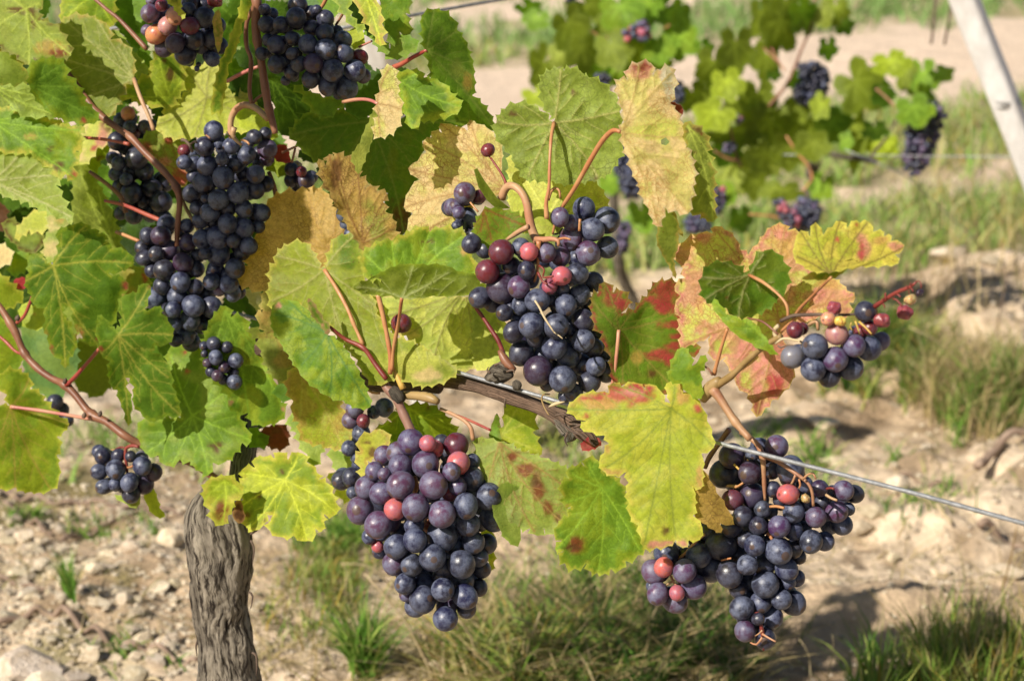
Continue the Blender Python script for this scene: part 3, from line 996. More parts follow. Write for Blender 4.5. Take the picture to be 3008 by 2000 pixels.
ANCH = []
for q in [('C1', 170, 1330, 400, 300, 'biggest pale limestone rock, at the lower left edge of the gravel'), ('C1', 40, 1500, 230, 200, 'grey brown rock cut by the lower left corner'),
          ('C1', 340, 1520, 330, 230, 'broad cream rock in front of the biggest pale rock'), ('C1', 480, 1420, 170, 120, 'greyish angular rock wedged beside the broad cream rock'),
          ('C1', 590, 1300, 150, 130, 'cream rounded rock just below the long fallen twig'), ('C1', 890, 1440, 190, 160, 'tilted flat grey slab standing near the foot of the trunk'),
          ('C1', 1140, 640, 160, 130, 'yellowish angular stone close to the left side of the trunk'), ('C1', 850, 705, 150, 100, 'pale stone half in the bunch shadow on the gravel'),
          ('C1', 580, 722, 100, 80, 'whitish small stone left of the shadow on the gravel'), ('C1', 615, 838, 140, 90, 'cream flat stone below the whitish small stone'),
          ('C1', 430, 865, 90, 110, 'upright cream stone beside a grass sprout'), ('C1', 140, 560, 120, 90, 'whitish stone below the mossy patch at the left edge'),
          ('C1', 30, 535, 110, 90, 'grey brown stone cut by the left edge'), ('C1', 215, 632, 180, 60, 'long grey flat stone lying below the whitish stone'),
          ('C1', 350, 790, 110, 80, 'honey coloured stone in the left gravel'), ('C1', 270, 740, 120, 80, 'pale rounded stone touching the honey coloured one'),
          ('C1', 440, 700, 90, 90, 'upright tan stone in the left gravel'), ('C1', 260, 590, 100, 80, 'pale round stone above the long flat stone'),
          ('C1', 1120, 1200, 150, 120, 'cream block beside the trunk, behind the twig'), ('C1', 950, 1210, 130, 90, 'pale flat stone left of the cream block'),
          ('C1', 870, 1160, 110, 80, 'small grey white stone left of the pale flat one'), ('C1', 1130, 1520, 120, 90, 'white stone at the bottom edge beside the trunk'),
          ('C1', 610, 1530, 150, 90, 'tan stone at the bottom edge in the gravel'), ('C1', 1040, 890, 120, 70, 'narrow cream stone right of the ground shadow'),
          ('C1', 880, 1325, 80, 60, 'small white pebble above the tilted slab'),
          ('C2', 440, 1470, 100, 70, 'pale stone at the bottom, right of the trunk foot'), ('C2', 780, 1480, 80, 80, 'cream pebble under the tall straw'),
          ('C2', 560, 1440, 70, 60, 'grey pebble between two pale stones at the bottom'),
          ('B4', 480, 1450, 180, 110, 'white rounded stone in the soil under the right bunch of pink grapes'), ('C4', 960, 190, 180, 130, 'white stone standing right of the lowest wire'),
          ('C4', 810, 450, 210, 130, 'square grey slab lying right of the hanging right bunch'), ('C4', 730, 505, 150, 90, 'brown stone leaning on the grey slab'),
          ('C4', 560, 20, 170, 80, 'pale stone behind the wire, above the right bunch'), ('C4', 1350, 310, 190, 130, 'pale clod shaped stone under the wire at right'),
          ('C4', 1235, 740, 70, 80, 'upright small stone, left one of a pair in the sand'), ('C4', 1295, 745, 80, 90, 'whitish small stone, right one of a pair in the sand'),
          ('C4', 945, 655, 90, 80, 'cream pebble above the pair of small stones'), ('C4', 1690, 760, 190, 90, 'grey brown flat stone at the right edge'),
          ('B4', 1600, 380, 150, 90, 'grey stone at the edge of the right grass strip'), ('B4', 1350, 330, 260, 60, 'long low earth stone below the right grass'),
          ('C3', 330, 770, 60, 50, 'bright pebble behind the biggest bunch')]:
    t, x, y, w, h, lab = q
    short = re.split(r',| lying| standing| at the| below| in the| wedged| behind| beside| touching| above| under| close| half| just| left| right| leaning| cut| between', lab)[0]
    short = ' '.join(short.split()[:5])
    ANCH.append((full(t, x, y), short))
    fx, fy = full(t, x, y)
    stone(fx, fy, w / 2.24 * 1.12, h / 2.24 * 1.12, lab, None, True, tone=RNG.uniform(.78, .9) if 'gre' in lab or 'brown' in lab else RNG.uniform(1.08, 1.3))
n = 0
for _ in range(6000):                                        # smaller stones one can still count
    if n >= 235: break
    if RNG.random() < .62: fx, fy = RNG.uniform(-20, 640), 1440 + 560 * RNG.random() ** .8
    elif RNG.random() < .5: fx, fy = RNG.uniform(740, 1150), RNG.uniform(1600, 2000)
    else: fx, fy = RNG.uniform(2250, 3010), RNG.uniform(820, 1750)
    if 1150 < fx < 2200: continue
    w = 24 + 56 * RNG.random() ** 1.8 if fx < 700 else RNG.uniform(16, 42)
    tone = RNG.uniform(.72, 1.15); hh = w * RNG.uniform(.5, .9)
    (ax_, ay_), an_ = min(ANCH, key=lambda q: (q[0][0] - fx) ** 2 + (q[0][1] - fy) ** 2)
    side_ = (('right of' if fx > ax_ else 'left of') if abs(fx - ax_) > 1.3 * abs(fy - ay_) else ('in front of' if fy > ay_ else 'behind'))
    lab = '%s %s stone lying %s the %s' % ('brownish' if tone < .84 else 'cream' if tone < 1.0 else 'whitish', 'tiny' if w < 32 else 'small' if w < 48 else 'larger', side_, an_)
    stone(fx, fy, w, hh, lab, 'small loose stones on the soil', tone=tone)
    n += 1
# gravel: crumbs nobody could count
gv, gf = [], []
ib = np.array(ico()[0]); ib /= np.linalg.norm(ib[0]); fb = np.array(ico()[1])
gc = []
for _ in range(5200):
    if RNG.random() < .62: fx, fy = RNG.uniform(-60, 760), 1300 + 740 * RNG.random()
    else: fx, fy = RNG.uniform(700, 3060), RNG.uniform(780, 2030)
    p, d = gpos(fx, fy)
    r = K * d * RNG.uniform(3, 11)
    q = ib * RNG.uniform(.65, 1.25, (12, 1)) * (r, r, r * .7)
    gf.append(fb + 12 * len(gv)); gv.append(q + np.array(p) + (0, 0, r * .25))
    gc.append(np.repeat([np.array((.50, .42, .31)) * RNG.uniform(.55, 1.15)], 12, 0))
gv, gf, gc = np.concatenate(gv), np.concatenate(gf), np.concatenate(gc)
M_GRAV = tint_material('gravel', .9, 120, .3, .002)
tag(mesh_obj('gravel', gv, gf, M_GRAV, None, False, {'tint': np.concatenate([gc, np.ones((len(gc), 1))], 1)}), 'fine pale gravel and crumbs of soil', None, None, 'stuff')


# ------------------------------------------------------------------ grass
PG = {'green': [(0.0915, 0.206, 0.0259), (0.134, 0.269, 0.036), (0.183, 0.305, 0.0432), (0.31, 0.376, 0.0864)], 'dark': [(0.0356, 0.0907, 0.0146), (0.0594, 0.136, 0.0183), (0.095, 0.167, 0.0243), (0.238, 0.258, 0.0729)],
      'mix': [(0.136, 0.235, 0.0315), (0.209, 0.298, 0.0504), (0.32, 0.345, 0.0756), (0.407, 0.408, 0.139), (0.37, 0.267, 0.0504)], 'dry': [(0.414, 0.322, 0.149), (0.483, 0.38, 0.207), (0.345, 0.265, 0.115), (0.196, 0.184, 0.0575)],
      'far': [(0.194, 0.336, 0.063), (0.264, 0.392, 0.09), (0.317, 0.37, 0.126), (0.387, 0.414, 0.171)], 'farg': [(0.15, 0.269, 0.072), (0.194, 0.314, 0.09), (0.264, 0.347, 0.117)]}


class Blades:
    def __init__(self): self.P = []; self.H = []; self.Wd = []; self.Cc = []; self.B = []

    def add(self, pos, h, w, c, bend): self.P.append(pos); self.H.append(h); self.Wd.append(w); self.Cc.append(c); self.B.append(bend)

    def build(self, name, label):
        P = np.array(self.P); n = len(P); H = np.array(self.H); Wd = np.array(self.Wd); Cc = np.array(self.Cc)
        az = RNG.uniform(0, 2 * math.pi, n); bend = np.array(self.B)
        fa = RNG.uniform(0, 2 * math.pi, n)
        dirx, diry = np.cos(az), np.sin(az)
        wx, wy = np.cos(fa), np.sin(fa)
        V = []
        lv = (0, .3, .62, 1.0)
        for q in lv:
            lean = bend * (q * .35 + q * q * .65) * H
            zz = H * (q - .35 * np.minimum(bend, 1.1) * q * q)
            c_ = P + np.stack([dirx * lean, diry * lean, zz], 1)
            ww = Wd * (1 - q) ** .6 * .5
            if q < 1:
                V.append(c_ + np.stack([wx * ww, wy * ww, 0 * ww], 1)); V.append(c_ - np.stack([wx * ww, wy * ww, 0 * ww], 1))
            else: V.append(c_)
        V = np.stack(V, 1).reshape(-1, 3)
        b = np.arange(n)[:, None] * 7
        T = np.array([(0, 1, 3), (0, 3, 2), (2, 3, 5), (2, 5, 4), (4, 5, 6)])
        F = (b[:, None, :] + T[None]).reshape(-1, 3)
        Ck = np.repeat(np.concatenate([Cc, np.ones((n, 1))], 1), 7, 0)
        return tag(mesh_obj(name, V, F, M_GRASS, None, True, {'tint': Ck}), label, None, None, 'stuff')


def zone(B, cx, cy, rx, ry, n, h, pal, bend=(.2, .9), w=(.0016, .0034), clump=0, ring=1.0):
    cl = [(RNG.normal() * .45, RNG.normal() * .45) for _ in range(clump)] if clump else None
    for _ in range(n):
        if cl:
            q = cl[int(RNG.integers(0, clump))]; u, v = q[0] + RNG.normal() * .10, q[1] + RNG.normal() * .10
        else:
            a, rr = RNG.uniform(0, 2 * math.pi), math.sqrt(RNG.random()) * ring; u, v = math.cos(a) * rr, math.sin(a) * rr
        p, d = gpos(cx + u * rx, cy + v * ry)
        c = np.array(PG[pal][min(len(PG[pal]) - 1, int(RNG.random() ** 1.3 * len(PG[pal])))]) * RNG.uniform(.75, 1.3)
        B.add(p, h * RNG.uniform(.45, 1.25), RNG.uniform(*w), c, RNG.uniform(*bend))


B = Blades()
zone(B, 2890, 2060, 300, 130, 1300, .105, 'mix', (.1, .7), (.002, .0045), 34)
zone(B, 2800, 2050, 380, 130, 950, .075, 'green', (.1, .8), (.002, .004), 30)
zone(B, 2900, 2040, 240, 100, 420, .115, 'dry', (.1, .6), (.0015, .003))
B.build('grass', 'bright grass tuft in the lower right corner')
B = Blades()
zone(B, 1900, 1900, 430, 180, 900, .07, 'dark', (.3, 1.3), (.002, .0042), 60)  # dark blades carry the shade below the bunches in their colour
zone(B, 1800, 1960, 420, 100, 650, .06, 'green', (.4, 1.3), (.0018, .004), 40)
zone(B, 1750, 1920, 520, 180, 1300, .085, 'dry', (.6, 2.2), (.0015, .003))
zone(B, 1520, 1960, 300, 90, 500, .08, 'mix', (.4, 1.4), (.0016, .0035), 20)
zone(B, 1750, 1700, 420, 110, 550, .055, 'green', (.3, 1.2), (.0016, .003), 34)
B.build('grass', 'grass below the bunches, shade put into its dark green')
B = Blades()
zone(B, 1085, 1975, 70, 40, 260, .085, 'green', (.1, .8), (.002, .004), 4)
zone(B, 980, 1680, 170, 110, 620, .032, 'mix', (.2, 1.0), (.0016, .0032), 30)
zone(B, 1010, 1580, 120, 60, 380, .042, 'green', (.2, 1.0), (.0016, .003), 16)
zone(B, 890, 1790, 120, 90, 160, .035, 'mix')
zone(B, 330, 1545, 240, 60, 130, .025, 'green', (.3, 1.2), (.0015, .003), 10)
zone(B, 205, 1765, 30, 30, 90, .06, 'green', (.1, .5), (.0016, .003), 2)
zone(B, 60, 1500, 70, 40, 120, .022, 'green', (.5, 1.4), (.002, .004), 5)
zone(B, 380, 1880, 200, 90, 120, .02, 'green', (.5, 1.4), (.002, .004), 9)
zone(B, 420, 1330, 300, 70, 400, .05, 'far', (.3, 1.2), (.002, .0035), 20)
B.build('grass', 'sparse green and yellow grass between trunk and biggest bunch')
B = Blades()
zone(B, 2630, 1090, 190, 90, 1000, .075, 'mix', (.3, 1.3), (.0018, .0035), 26)
zone(B, 2600, 1100, 110, 60, 500, .08, 'dark', (.2, 1.0), (.002, .004), 8)
zone(B, 2860, 1160, 220, 110, 1100, .10, 'dry', (.2, 1.2), (.0018, .0036), 34)
zone(B, 2900, 1200, 160, 90, 500, .09, 'green', (.2, 1.0), (.0018, .0036), 18)
zone(B, 2450, 1310, 260, 90, 260, .04, 'green', (.4, 1.2), (.002, .004), 14)
zone(B, 2480, 1000, 200, 60, 420, .06, 'mix', (.3, 1.2), (.002, .0035), 18)
zone(B, 2700, 1450, 300, 120, 120, .03, 'green', (.4, 1.2), (.002, .004), 14)
zone(B, 1650, 1300, 300, 120, 500, .06, 'mix', (.3, 1.2), (.002, .0035), 22)
B.build('grass', 'dry and green grass clumps on the soil behind the right bunches')
B = Blades()
got = 0
while got < 18000:                                            # the grass strips along the far rows
    fx, fy = RNG.uniform(-300, 3500), RNG.uniform(-60, 800)
    if RNG.random() > float(bands(np.array([fx]), np.array([fy]), (float(vn(fx / 90, fy / 40, 3)) - .5) * 60)[0]) * (.25 + 1.0 * float(vn(fx / 60, fy / 22, 8))): continue
    got += 1
    p, d = gpos(fx, fy)
    pal = 'farg' if fy < 140 else ('far' if RNG.random() < .7 else 'mix')
    c = np.array(PG[pal][int(RNG.integers(0, len(PG[pal])))]) * RNG.uniform(.75, 1.3)
    B.add(p, RNG.uniform(.035, .12) * (1 if fy > 150 else 1.3), .0016 * d * RNG.uniform(.6, 1.3), c, RNG.uniform(.2, 1.2))
B.build('grass', 'yellow green grass strips between the far vine rows')
B = Blades()
zone(B, 2900, 560, 300, 200, 260, .16, 'dry', (.1, .6), (.002, .004))
zone(B, 2750, 840, 300, 150, 160, .14, 'dry', (.1, .8), (.002, .004))
B.build('dry_grass', 'scattered tall dry stalks on the right')
B = Blades()
zone(B, 1000, 1800, 420, 220, 900, .03, 'dry', (1.2, 3.2), (.0012, .0026))
zone(B, 1500, 1450, 500, 200, 500, .03, 'dry', (1.2, 3.2), (.0012, .0026))
zone(B, 2650, 1400, 480, 330, 700, .03, 'dry', (1.2, 3.2), (.0012, .0026))
zone(B, 300, 1600, 380, 330, 420, .024, 'dry', (1.2, 3.2), (.0012, .0024))
B.build('dead_grass', 'dead flattened grass lying on the soil')


# ------------------------------------------------------------------ twigs and straws lying on the soil
def ground_stick(tile, text, r, mat, label, cat, name, lift=.006, group=None, hts=None):
    P = pts(tile, text)
    Q = catmull([(x, y, 0) for x, y in P], 10)
    W = []
    for i, (x, y, _) in enumerate(Q):
        p, d = gpos(x, y)
        W.append((p.x, p.y, p.z + lift + .004 * math.sin(i * .7)))
    R = np.full(len(W), r / 2.24 * K * d) * np.linspace(1.1, .7, len(W))
    V, F, uv, _ = tube_geo(np.array(W), R, 7)
    return tag(mesh_obj(name, V, F, M[mat], None, True, None, uv), label, cat, group)


ground_stick('C1', '-40,305 100,330 250,345 400,372 560,365 700,385 800,400 980,420 1200,440', 17, 'twig', 'long grey brown twig lying behind the small hanging bunch', 'twig', 'fallen_twig')
ground_stick('C1', '-30,1150 120,1120 300,1105 430,1140 540,1185 700,1225 800,1270 1000,1310 1180,1390 1300,1420', 22, 'twig', 'longest bent twig crossing the gravel to the trunk foot', 'twig', 'fallen_twig')
ground_stick('C1', '30,385 110,430 250,520 340,570', 18, 'twig', 'short twig above the whitish stone at left', 'twig', 'fallen_twig')
ground_stick('C1', '-30,840 120,850 200,900 290,930', 16, 'twig', 'brown broken twig at the left edge of the gravel', 'twig', 'fallen_twig')
ground_stick('C1', '400,610 520,570 640,540 760,505', 15, 'twig', 'thin twig slanting up behind the ground shadow', 'twig', 'fallen_twig')
ground_stick('C1', '900,1505 1100,1510 1300,1530', 12, 'straw', 'pale straw lying at the bottom beside the trunk', 'straw', 'straw')
ground_stick('C4', '1500,190 1580,140 1700,100 1850,90', 30, 'twig', 'thick bent twig at the right edge above the wire', 'twig', 'fallen_twig', .02)
ground_stick('C4', '1510,600 1650,580 1850,590', 26, 'twig', 'dark twig lying at the right edge below the wire', 'twig', 'fallen_twig')
ground_stick('C4', '1060,425 1150,480 1260,560 1330,590', 12, 'straw', 'pale straw lying in the soil under the wire', 'straw', 'straw')
ground_stick('C4', '1000,130 1150,190 1330,220', 14, 'twig', 'thin dark twig beside the white stone at right', 'twig', 'fallen_twig')
ground_stick('C2', '120,1120 240,1110 380,1140', 12, 'twig', 'short pale twig right of the trunk', 'twig', 'fallen_twig')


def straw(tile, foot, tip, h_px, r, label, mat='straw'):
    """a standing straw: foot on the soil, tip at a photo position a little nearer or farther"""
    fx, fy = full(tile, *foot); tx, ty = full(tile, *tip)
    p, d = gpos(fx, fy)
    q = at(tx, ty, d - h_px)
    m = (p + q) / 2 + Vector((0.004, 0, .012))
    Q = catmull([tuple(p), tuple(m), tuple(q)], .02)
    R = np.linspace(1, .45, len(Q)) * r / 2.24 * K * d
    V, F, uv, _ = tube_geo(Q, R, 6)
    return tag(mesh_obj('straw', V, F, M[mat], None, True, None, uv), label, 'straw', 'dry straws standing in the grass')


straw('C2', (1330, 1568), (830, 860), .06, 9, 'long dry straw leaning left across the soil below the biggest bunch')
straw('C2', (1580, 1530), (1440, 1160), .05, 11, 'thick straw rising right under the tip of the biggest bunch')
straw('C3', (60, 1480), (345, 1270), .02, 9, 'straw slanting down left from the forked straws')
straw('C3', (270, 1520), (420, 1110), .05, 9, 'upright straw of the forked pair in the middle grass')
straw('C3', (480, 1420), (210, 1140), .05, 9, 'straw leaning left out of the middle grass')
straw('C3', (540, 1240), (470, 990), .03, 7, 'short reddish straw behind the forked pair', 'twig')
straw('C3', (1130, 1510), (800, 1230), .03, 9, 'pinkish straw lying over the dark grass', 'twig')
straw('C4', (410, 1560), (330, 1290), .02, 6, 'thin straw below the right hanging bunch')
straw('C4', (500, 1560), (550, 1260), .03, 6, 'pale thin stalk right of the hanging bunch tip')
straw('C4', (1640, 980), (1760, 550), .05, 8, 'green seeded stalk crossing the wire at right', 'olive')
straw('B4', (1430, 1120), (1060, 810), .05, 9, 'dry straw leaning left behind the right bunch of pink grapes')
straw('B4', (1090, 1090), (1010, 820), .04, 8, 'upright straw beside the bunch with cobwebs')
straw('B4', (1590, 980), (1700, 430), .08, 8, 'tall dark stalk before the right grass strip', 'twig')
straw('B4', (1020, 1150), (860, 985), .02, 9, 'short straw leaning left below the cobwebbed bunch')
straw('C2', (690, 980), (690, 800), .02, 6, 'short upright straw left of the biggest bunch')
straw('C2', (1020, 880), (670, 795), .02, 8, 'straw lying level behind the biggest bunch')

# ------------------------------------------------------------------ posts and wires
def post(name, a, b, da, db, w, label):
    A, Bp = at(a[0], a[1], da), at(b[0], b[1], db)
    n = 34
    Q = np.array([tuple(A.lerp(Bp, i / (n - 1))) for i in range(n)])
    R = np.full(n, w / 2 * K * (da + db) / 2)

    def rel(TH, SS):
        sq = 1 / np.maximum(np.abs(np.cos(TH + .5)), np.abs(np.sin(TH + .5))) - 1
        return np.minimum(sq, .30) * .8 + (fbm(TH * 1.2, SS * 9, 4, 3) - .5) * .10
    V, F, uv, _ = tube_geo(Q, R, 28, rel)
    ap = empty(name, Bp)
    tag(ap, label, 'post', 'white vineyard posts')
    mesh_obj('stake', V, F, M_POST, ap, True, None, uv)
    return ap, A, Bp


pg, pd = gpos(3262, 1080)
P1, a1, b1 = post('vineyard_post', (2790, -110), (3262, 1080), 2.75, pd, 74, 'white leaning wooden post with a wire wrapped round it')
# the wire wrapped round the post
for k in range(3):
    c = a1.lerp(b1, .305 + .012 * k)
    th = np.linspace(0, 2 * math.pi, 26)
    r_ = 43 * K * 2.8
    ring = np.stack([c.x + r_ * np.cos(th), c.y + r_ * np.sin(th), c.z + .006 * np.sin(th + k) + 0 * th], 1)
    V, F, uv, _ = tube_geo(ring, np.full(26, .0009), 6)
    mesh_obj('wire_wrap', V, F, M_WIRE, P1, True, None, uv)
pg2, pd2 = gpos(1262, 1290)
P2, a2, b2 = post('vineyard_post', (1092, -60), (1262, 1290), 2.05, pd2, 80, 'white post mostly hidden behind the green leaves')


def wire(tile, text, depths, r, label, name='trellis_wire', mat=None):
    P = pts(tile, text)
    W = [tuple(at(x, y, d)) for (x, y), d in zip(P, depths)]
    Q = catmull(W, .03)
    V, F, uv, _ = tube_geo(Q, np.full(len(Q), r), 8)
    return tag(mesh_obj(name, V, F, mat or M_WIRE, None, True, None, uv), label, 'wire', 'trellis wires')


wy = lambda x: 1093 + (x - 1345) * .2655
WX = [-2600, -500, 300, 900, 1345, 1670, 2100, 2400, 2700, 3008, 3500, 4200]
WY = [46, 600, 816, 975, 1093, 1188, 1298, 1375, 1452, 1537, 1668, 1855]
wire('F', ' '.join('%g,%g' % q for q in zip(WX, WY)), [row(x, y) - .002 + .00011 * max(0, 1345 - x) for x, y in zip(WX, WY)], .00125, 'grey steel wire sloping past the cordon and across the right bunch')
wire('F', '-300,175 200,108 330,84 428,67 520,52 900,-20', [1.62, 1.55, 1.52, 1.50, 1.48, 1.4], .0013, 'thin wire behind the leaves in the upper left')
wire('F', '1000,84 1195,49 1480,-2 1800,-60', [1.62, 1.68, 1.78, 1.9], .0016, 'pale upper wire above the light path')
wire('F', '2300,455 2560,456 2700,459 2850,460 3100,462 3400,466', [3.15, 3.15, 3.1, 3.05, 3.0, 3.0], .0010, 'far wire running level to the leaning post')
wire('F', '2480,440 2590,485 2668,522 2740,590 2860,700', [3.1, 3.1, 3.12, 3.3, 3.5], .0010, 'thin slack wire below the far bunch')
wire('F', '2752,-60 2747,20 2742,80 2735,130', [3.1, 3.1, 3.1, 3.1], .0022, 'dark dangling strand, nearer the far bunch', 'dangling_strand', M['dark'])
wire('F', '2795,-60 2792,20 2784,80 2774,132', [3.1, 3.1, 3.1, 3.1], .0022, 'dark dangling strand, nearer the leaning post', 'dangling_strand', M['dark'])

# ------------------------------------------------------------------ the near vine: trunk, arm, cordon
vg, vd = gpos(650, 2230)
foot = at(660, 2300, row(660, 2300) + .01); foot.z = float(ground_z(np.array([foot.x]), np.array([foot.y]))[0])
VINE = tag(empty('grapevine', foot), 'old grapevine with rough grey trunk, autumn leaves and one arm along the wire', 'grapevine')


def bark(tile, text, rs, mat, name, dz, amp, fib, along, seed, step=5, sides=64, d=None):
    P = pts(tile, text); s = TILES[tile][2]
    D = [row(x, y) + dz * .01 + (0 if d is None else d[i] * .01) for i, (x, y) in enumerate(P)]
    Q = catmull([(x, y, q, r / s) for (x, y), q, r in zip(P, D, rs)], step)
    return bark_tube(VINE, name, at_np(Q[:, 0], Q[:, 1], Q[:, 2]), Q[:, 3] * K * Q[:, 2], mat, sides, seed, amp, fib, along)


bark('C1', '1490,2250 1490,1900 1490,1700 1487,1568 1470,1320 1448,1150 1442,1000 1447,830 1440,700 1430,600 1412,500 1395,420 1380,350 1372,300',
     [215, 205, 200, 198, 186, 190, 205, 218, 224, 220, 200, 165, 110, 45], M_BARK, 'trunk', 0, .23, 11, 20, 3, 2.5, 128)
bark('C1', '1500,560 1545,420 1580,300 1595,180 1605,40 1615,-120 1620,-300 1640,-480', [120, 105, 88, 80, 78, 74, 70, 60], M_BARK, 'arm', 1.5, .16, 5, 22, 9, d=[0, .5, 1.2, 2.2, 3.5, 5.5, 7, 8.5])
bark('F', '720,1050 770,1020 860,1040 980,1095 1100,1125 1210,1130 1290,1133', [32, 30, 27, 25, 24, 23, 22], M_CORD, 'cordon', 3.0, .14, 5, 26, 15)
bark('B3', '-240,1160 -120,1172 0,1192 100,1222 200,1258 300,1292 400,1328 500,1372 560,1405 620,1440 680,1480 740,1530 790,1590',
     [44, 46, 46, 48, 50, 48, 46, 50, 62, 60, 56, 46, 18], M_CORD, 'cordon', 0.6, .15, 4, 30, 21, 4, 48)
bark('B3', '60,1150 110,1120 150,1105 190,1110 235,1130', [20, 58, 74, 60, 14], M_BARK, 'spur', -.2, .45, 4, 60, 33, 3, 40)
bark('B3', '250,1160 265,1190 250,1215', [14, 34, 14], M_BARK, 'spur', -.8, .4, 4, 60, 35, 3, 28)
bark('B3', '520,1400 570,1450 620,1500 590,1560', [20, 46, 52, 12], M_BARK, 'peeling_bark', .2, .6, 4, 70, 37, 3, 36)
# peeled bark strips, splinter and twist of straw on the cordon
stem(VINE, 'splinter', 'B3', '475,1333 520,1312 580,1298', (4, 15, 2), 'straw', -2.2)
stem(VINE, 'straw_tie', 'B3', '480,1250 440,1252 428,1280 440,1320 462,1365 476,1385', 6, 'olive', -2.4)
for i, tx in enumerate(('640,1470 700,1440 720,1400', '560,1440 620,1490 690,1520 720,1560', '600,1500 580,1550 600,1590', '190,1280 185,1310 190,1340', '520,1390 560,1380 600,1390',
                        '650,1480 690,1490 740,1470', '90,1110 70,1090 80,1070', '200,1100 240,1090 250,1110', '120,1060 150,1045 180,1060')):
    stem(VINE, 'bark_strip', 'B3', tx, (9, 7, 3), 'dark', -1.6)
for i, tx in enumerate(('1650,640 1672,700 1660,800', '1660,1380 1685,1400 1690,1480 1685,1530', '1300,1300 1290,1340 1296,1400',
                        '1650,600 1690,575 1700,560', '1640,980 1662,1010 1650,1090')):
    stem(VINE, 'bark_strip', 'C1', tx, (8, 7, 3), 'dark', -1.5)

# ------------------------------------------------------------------ leaves of the near vine
def L(key, tile, dz, col, text, **k): return leaf(VINE, key, tile, dz, col, text, **k)


RV = ((.20, .075, .03), .75)      # reddish vein network of a dying leaf
BV = ((.16, .085, .03), .7)
VR = (.26, .13, .045)
LIT, FLAT, SHD = (-.35, -.25), (-.05, .0), (.45, .30)

# -- upper left mass
L('A', 'A1', -5, 'lol', '-60,-40 250,-40 285,10 250,80 270,130 330,150 400,210 440,270 470,365 350,385 240,395 190,430 100,360 0,310 -60,300', c2='pg', e='br', ew=9, j=(170, 60), t=((470, 365), (190, 430), (-40, 200), (280, 20), (60, -40)),
  sp=((150, 70, 40, 'br', 2.6, .5), (215, 150, 34, 'br', .6, 2.2), (330, 320, 80, 'och', 1.6, .6), (400, 350, 50, 'rbr', 1.5, .5)), tilt=(-.3, -.35), fold=((-60, 90, 450, 330, .45),), side='l', label='pale leaf with a brown streak in the upper left corner')
L('A2', 'A1', 1, 'g', '265,0 330,5 322,60 292,125 258,85', tilt=SHD, teeth=(4, 20))
L('Bz', 'A1', -5, 'pg', '-60,320 60,335 130,390 150,440 195,520 120,580 0,560 -60,555', c2='lol', b=.5, e='och', ew=10, tilt=(.2, .1), side='l')
L('C', 'A1', -6, 'g', '190,430 240,400 380,385 425,420 445,500 510,560 565,670 655,780 580,815 480,800 400,780 280,700 200,580', c2='gg', e='yg', ew=22, j=(200, 565), t=((650, 780), (420, 420), (330, 760), (500, 570)), tilt=(.2, .1), sp=((550, 790, 22, 'red'),))
L('D', 'A1', -5, 'gg', '-60,690 100,720 290,770 470,830 560,840 530,880 545,945 500,1000 525,1030 482,1100 505,1185 430,1150 370,1170 340,1110 200,1010 0,1000 -60,1000', c2='yg', b=.7, e='yel', ew=18, j=(-60, 800), t=((540, 860), (505, 1180), (300, 1060), (250, 760)), tilt=(-.25, -.25),
  sp=((385, 1100, 32, 'br'), (200, 900, 26, 'och', 2, .7), (480, 1150, 26, 'red'), (330, 980, 22, 'br')), bumps=1.6)
L('E', 'A1', -5.5, 'pg', '-60,570 100,575 190,560 300,600 370,670 412,770 300,765 200,770 110,735 60,690 -60,690', c2='grey', b=.6, j=(-60, 560), t=((410, 765), (110, 735), (330, 640)), side='l', tilt=(.15, .1), minor=True)
L('Fx', 'A1', -6, 'pg', '-60,960 100,958 150,985 240,1040 330,1100 395,1190 370,1222 410,1300 442,1370 482,1445 430,1440 300,1390 180,1330 0,1275 -60,1255', c2='lol', b=.5, e='pg', ew=6, j=(-60, 1195), t=((350, 1155), (470, 1430), (150, 985), (230, 1340)), side='l', tilt=(-.1, -.2), vcol=(.42, .42, .2), bumps=1.4, label='pale leaf underside with raised veins at the left edge')
L('Gx', 'A1', .5, 'lol', '400,150 450,110 540,100 640,130 720,190 730,260 820,290 870,360 885,500 830,560 790,640 770,700 722,772 640,720 560,640 500,540 440,490 420,420 380,380 385,200', c2='ol', b=.6, e='och', ew=9, j=(880, 520), t=((430, 140), (400, 380), (560, 640), (722, 765), (640, 130), (770, 300)), side='l', tilt=(-.15, -.1), vcol=(.33, .33, .12), bumps=1.3, label='round olive leaf underside hanging from a tan petiole')
L('H', 'A1', 3.5, 'yg', '415,-40 750,-40 752,170 650,145 540,115 450,120 402,150', c2='gg', j=(640, -40), t=((420, 140), (740, 160)), tilt=(-.1, .0), e='yel')
L('Ia', 'A1', 9, 'g', '690,-40 970,-40 965,340 900,320 780,190', tilt=SHD)
L('Ib', 'A1', 8, 'gg', '870,-20 905,180 965,90 960,-20', tilt=LIT, teeth=(4, 30))
L('J', 'A1', 4.5, 'pg', '735,195 800,230 865,330 960,425 985,470 930,525 890,505 868,360 815,295 740,262', c2='grey', b=.7, tilt=(.0, -.1), side='l', teeth=(4, 30))
L('Jb', 'A1', 7, 'gg', '850,380 960,320 1000,420 960,480 900,470', tilt=SHD)
L('K', 'A1', 4, 'yg', '1040,325 1130,350 1180,400 1290,375 1240,440 1205,440 1215,540 1160,660 1150,700 1060,705 960,690 860,650 775,640 800,590 900,540 980,490 1010,390', c2='gg', b=.7, e='yel', ew=14, j=(1120, 640), t=((1040, 330), (790, 630), (1210, 520), (980, 690)), tilt=(.15, .1), sp=((1115, 490, 30, 'br', 1, 1.4), (1090, 400, 16, 'br')))
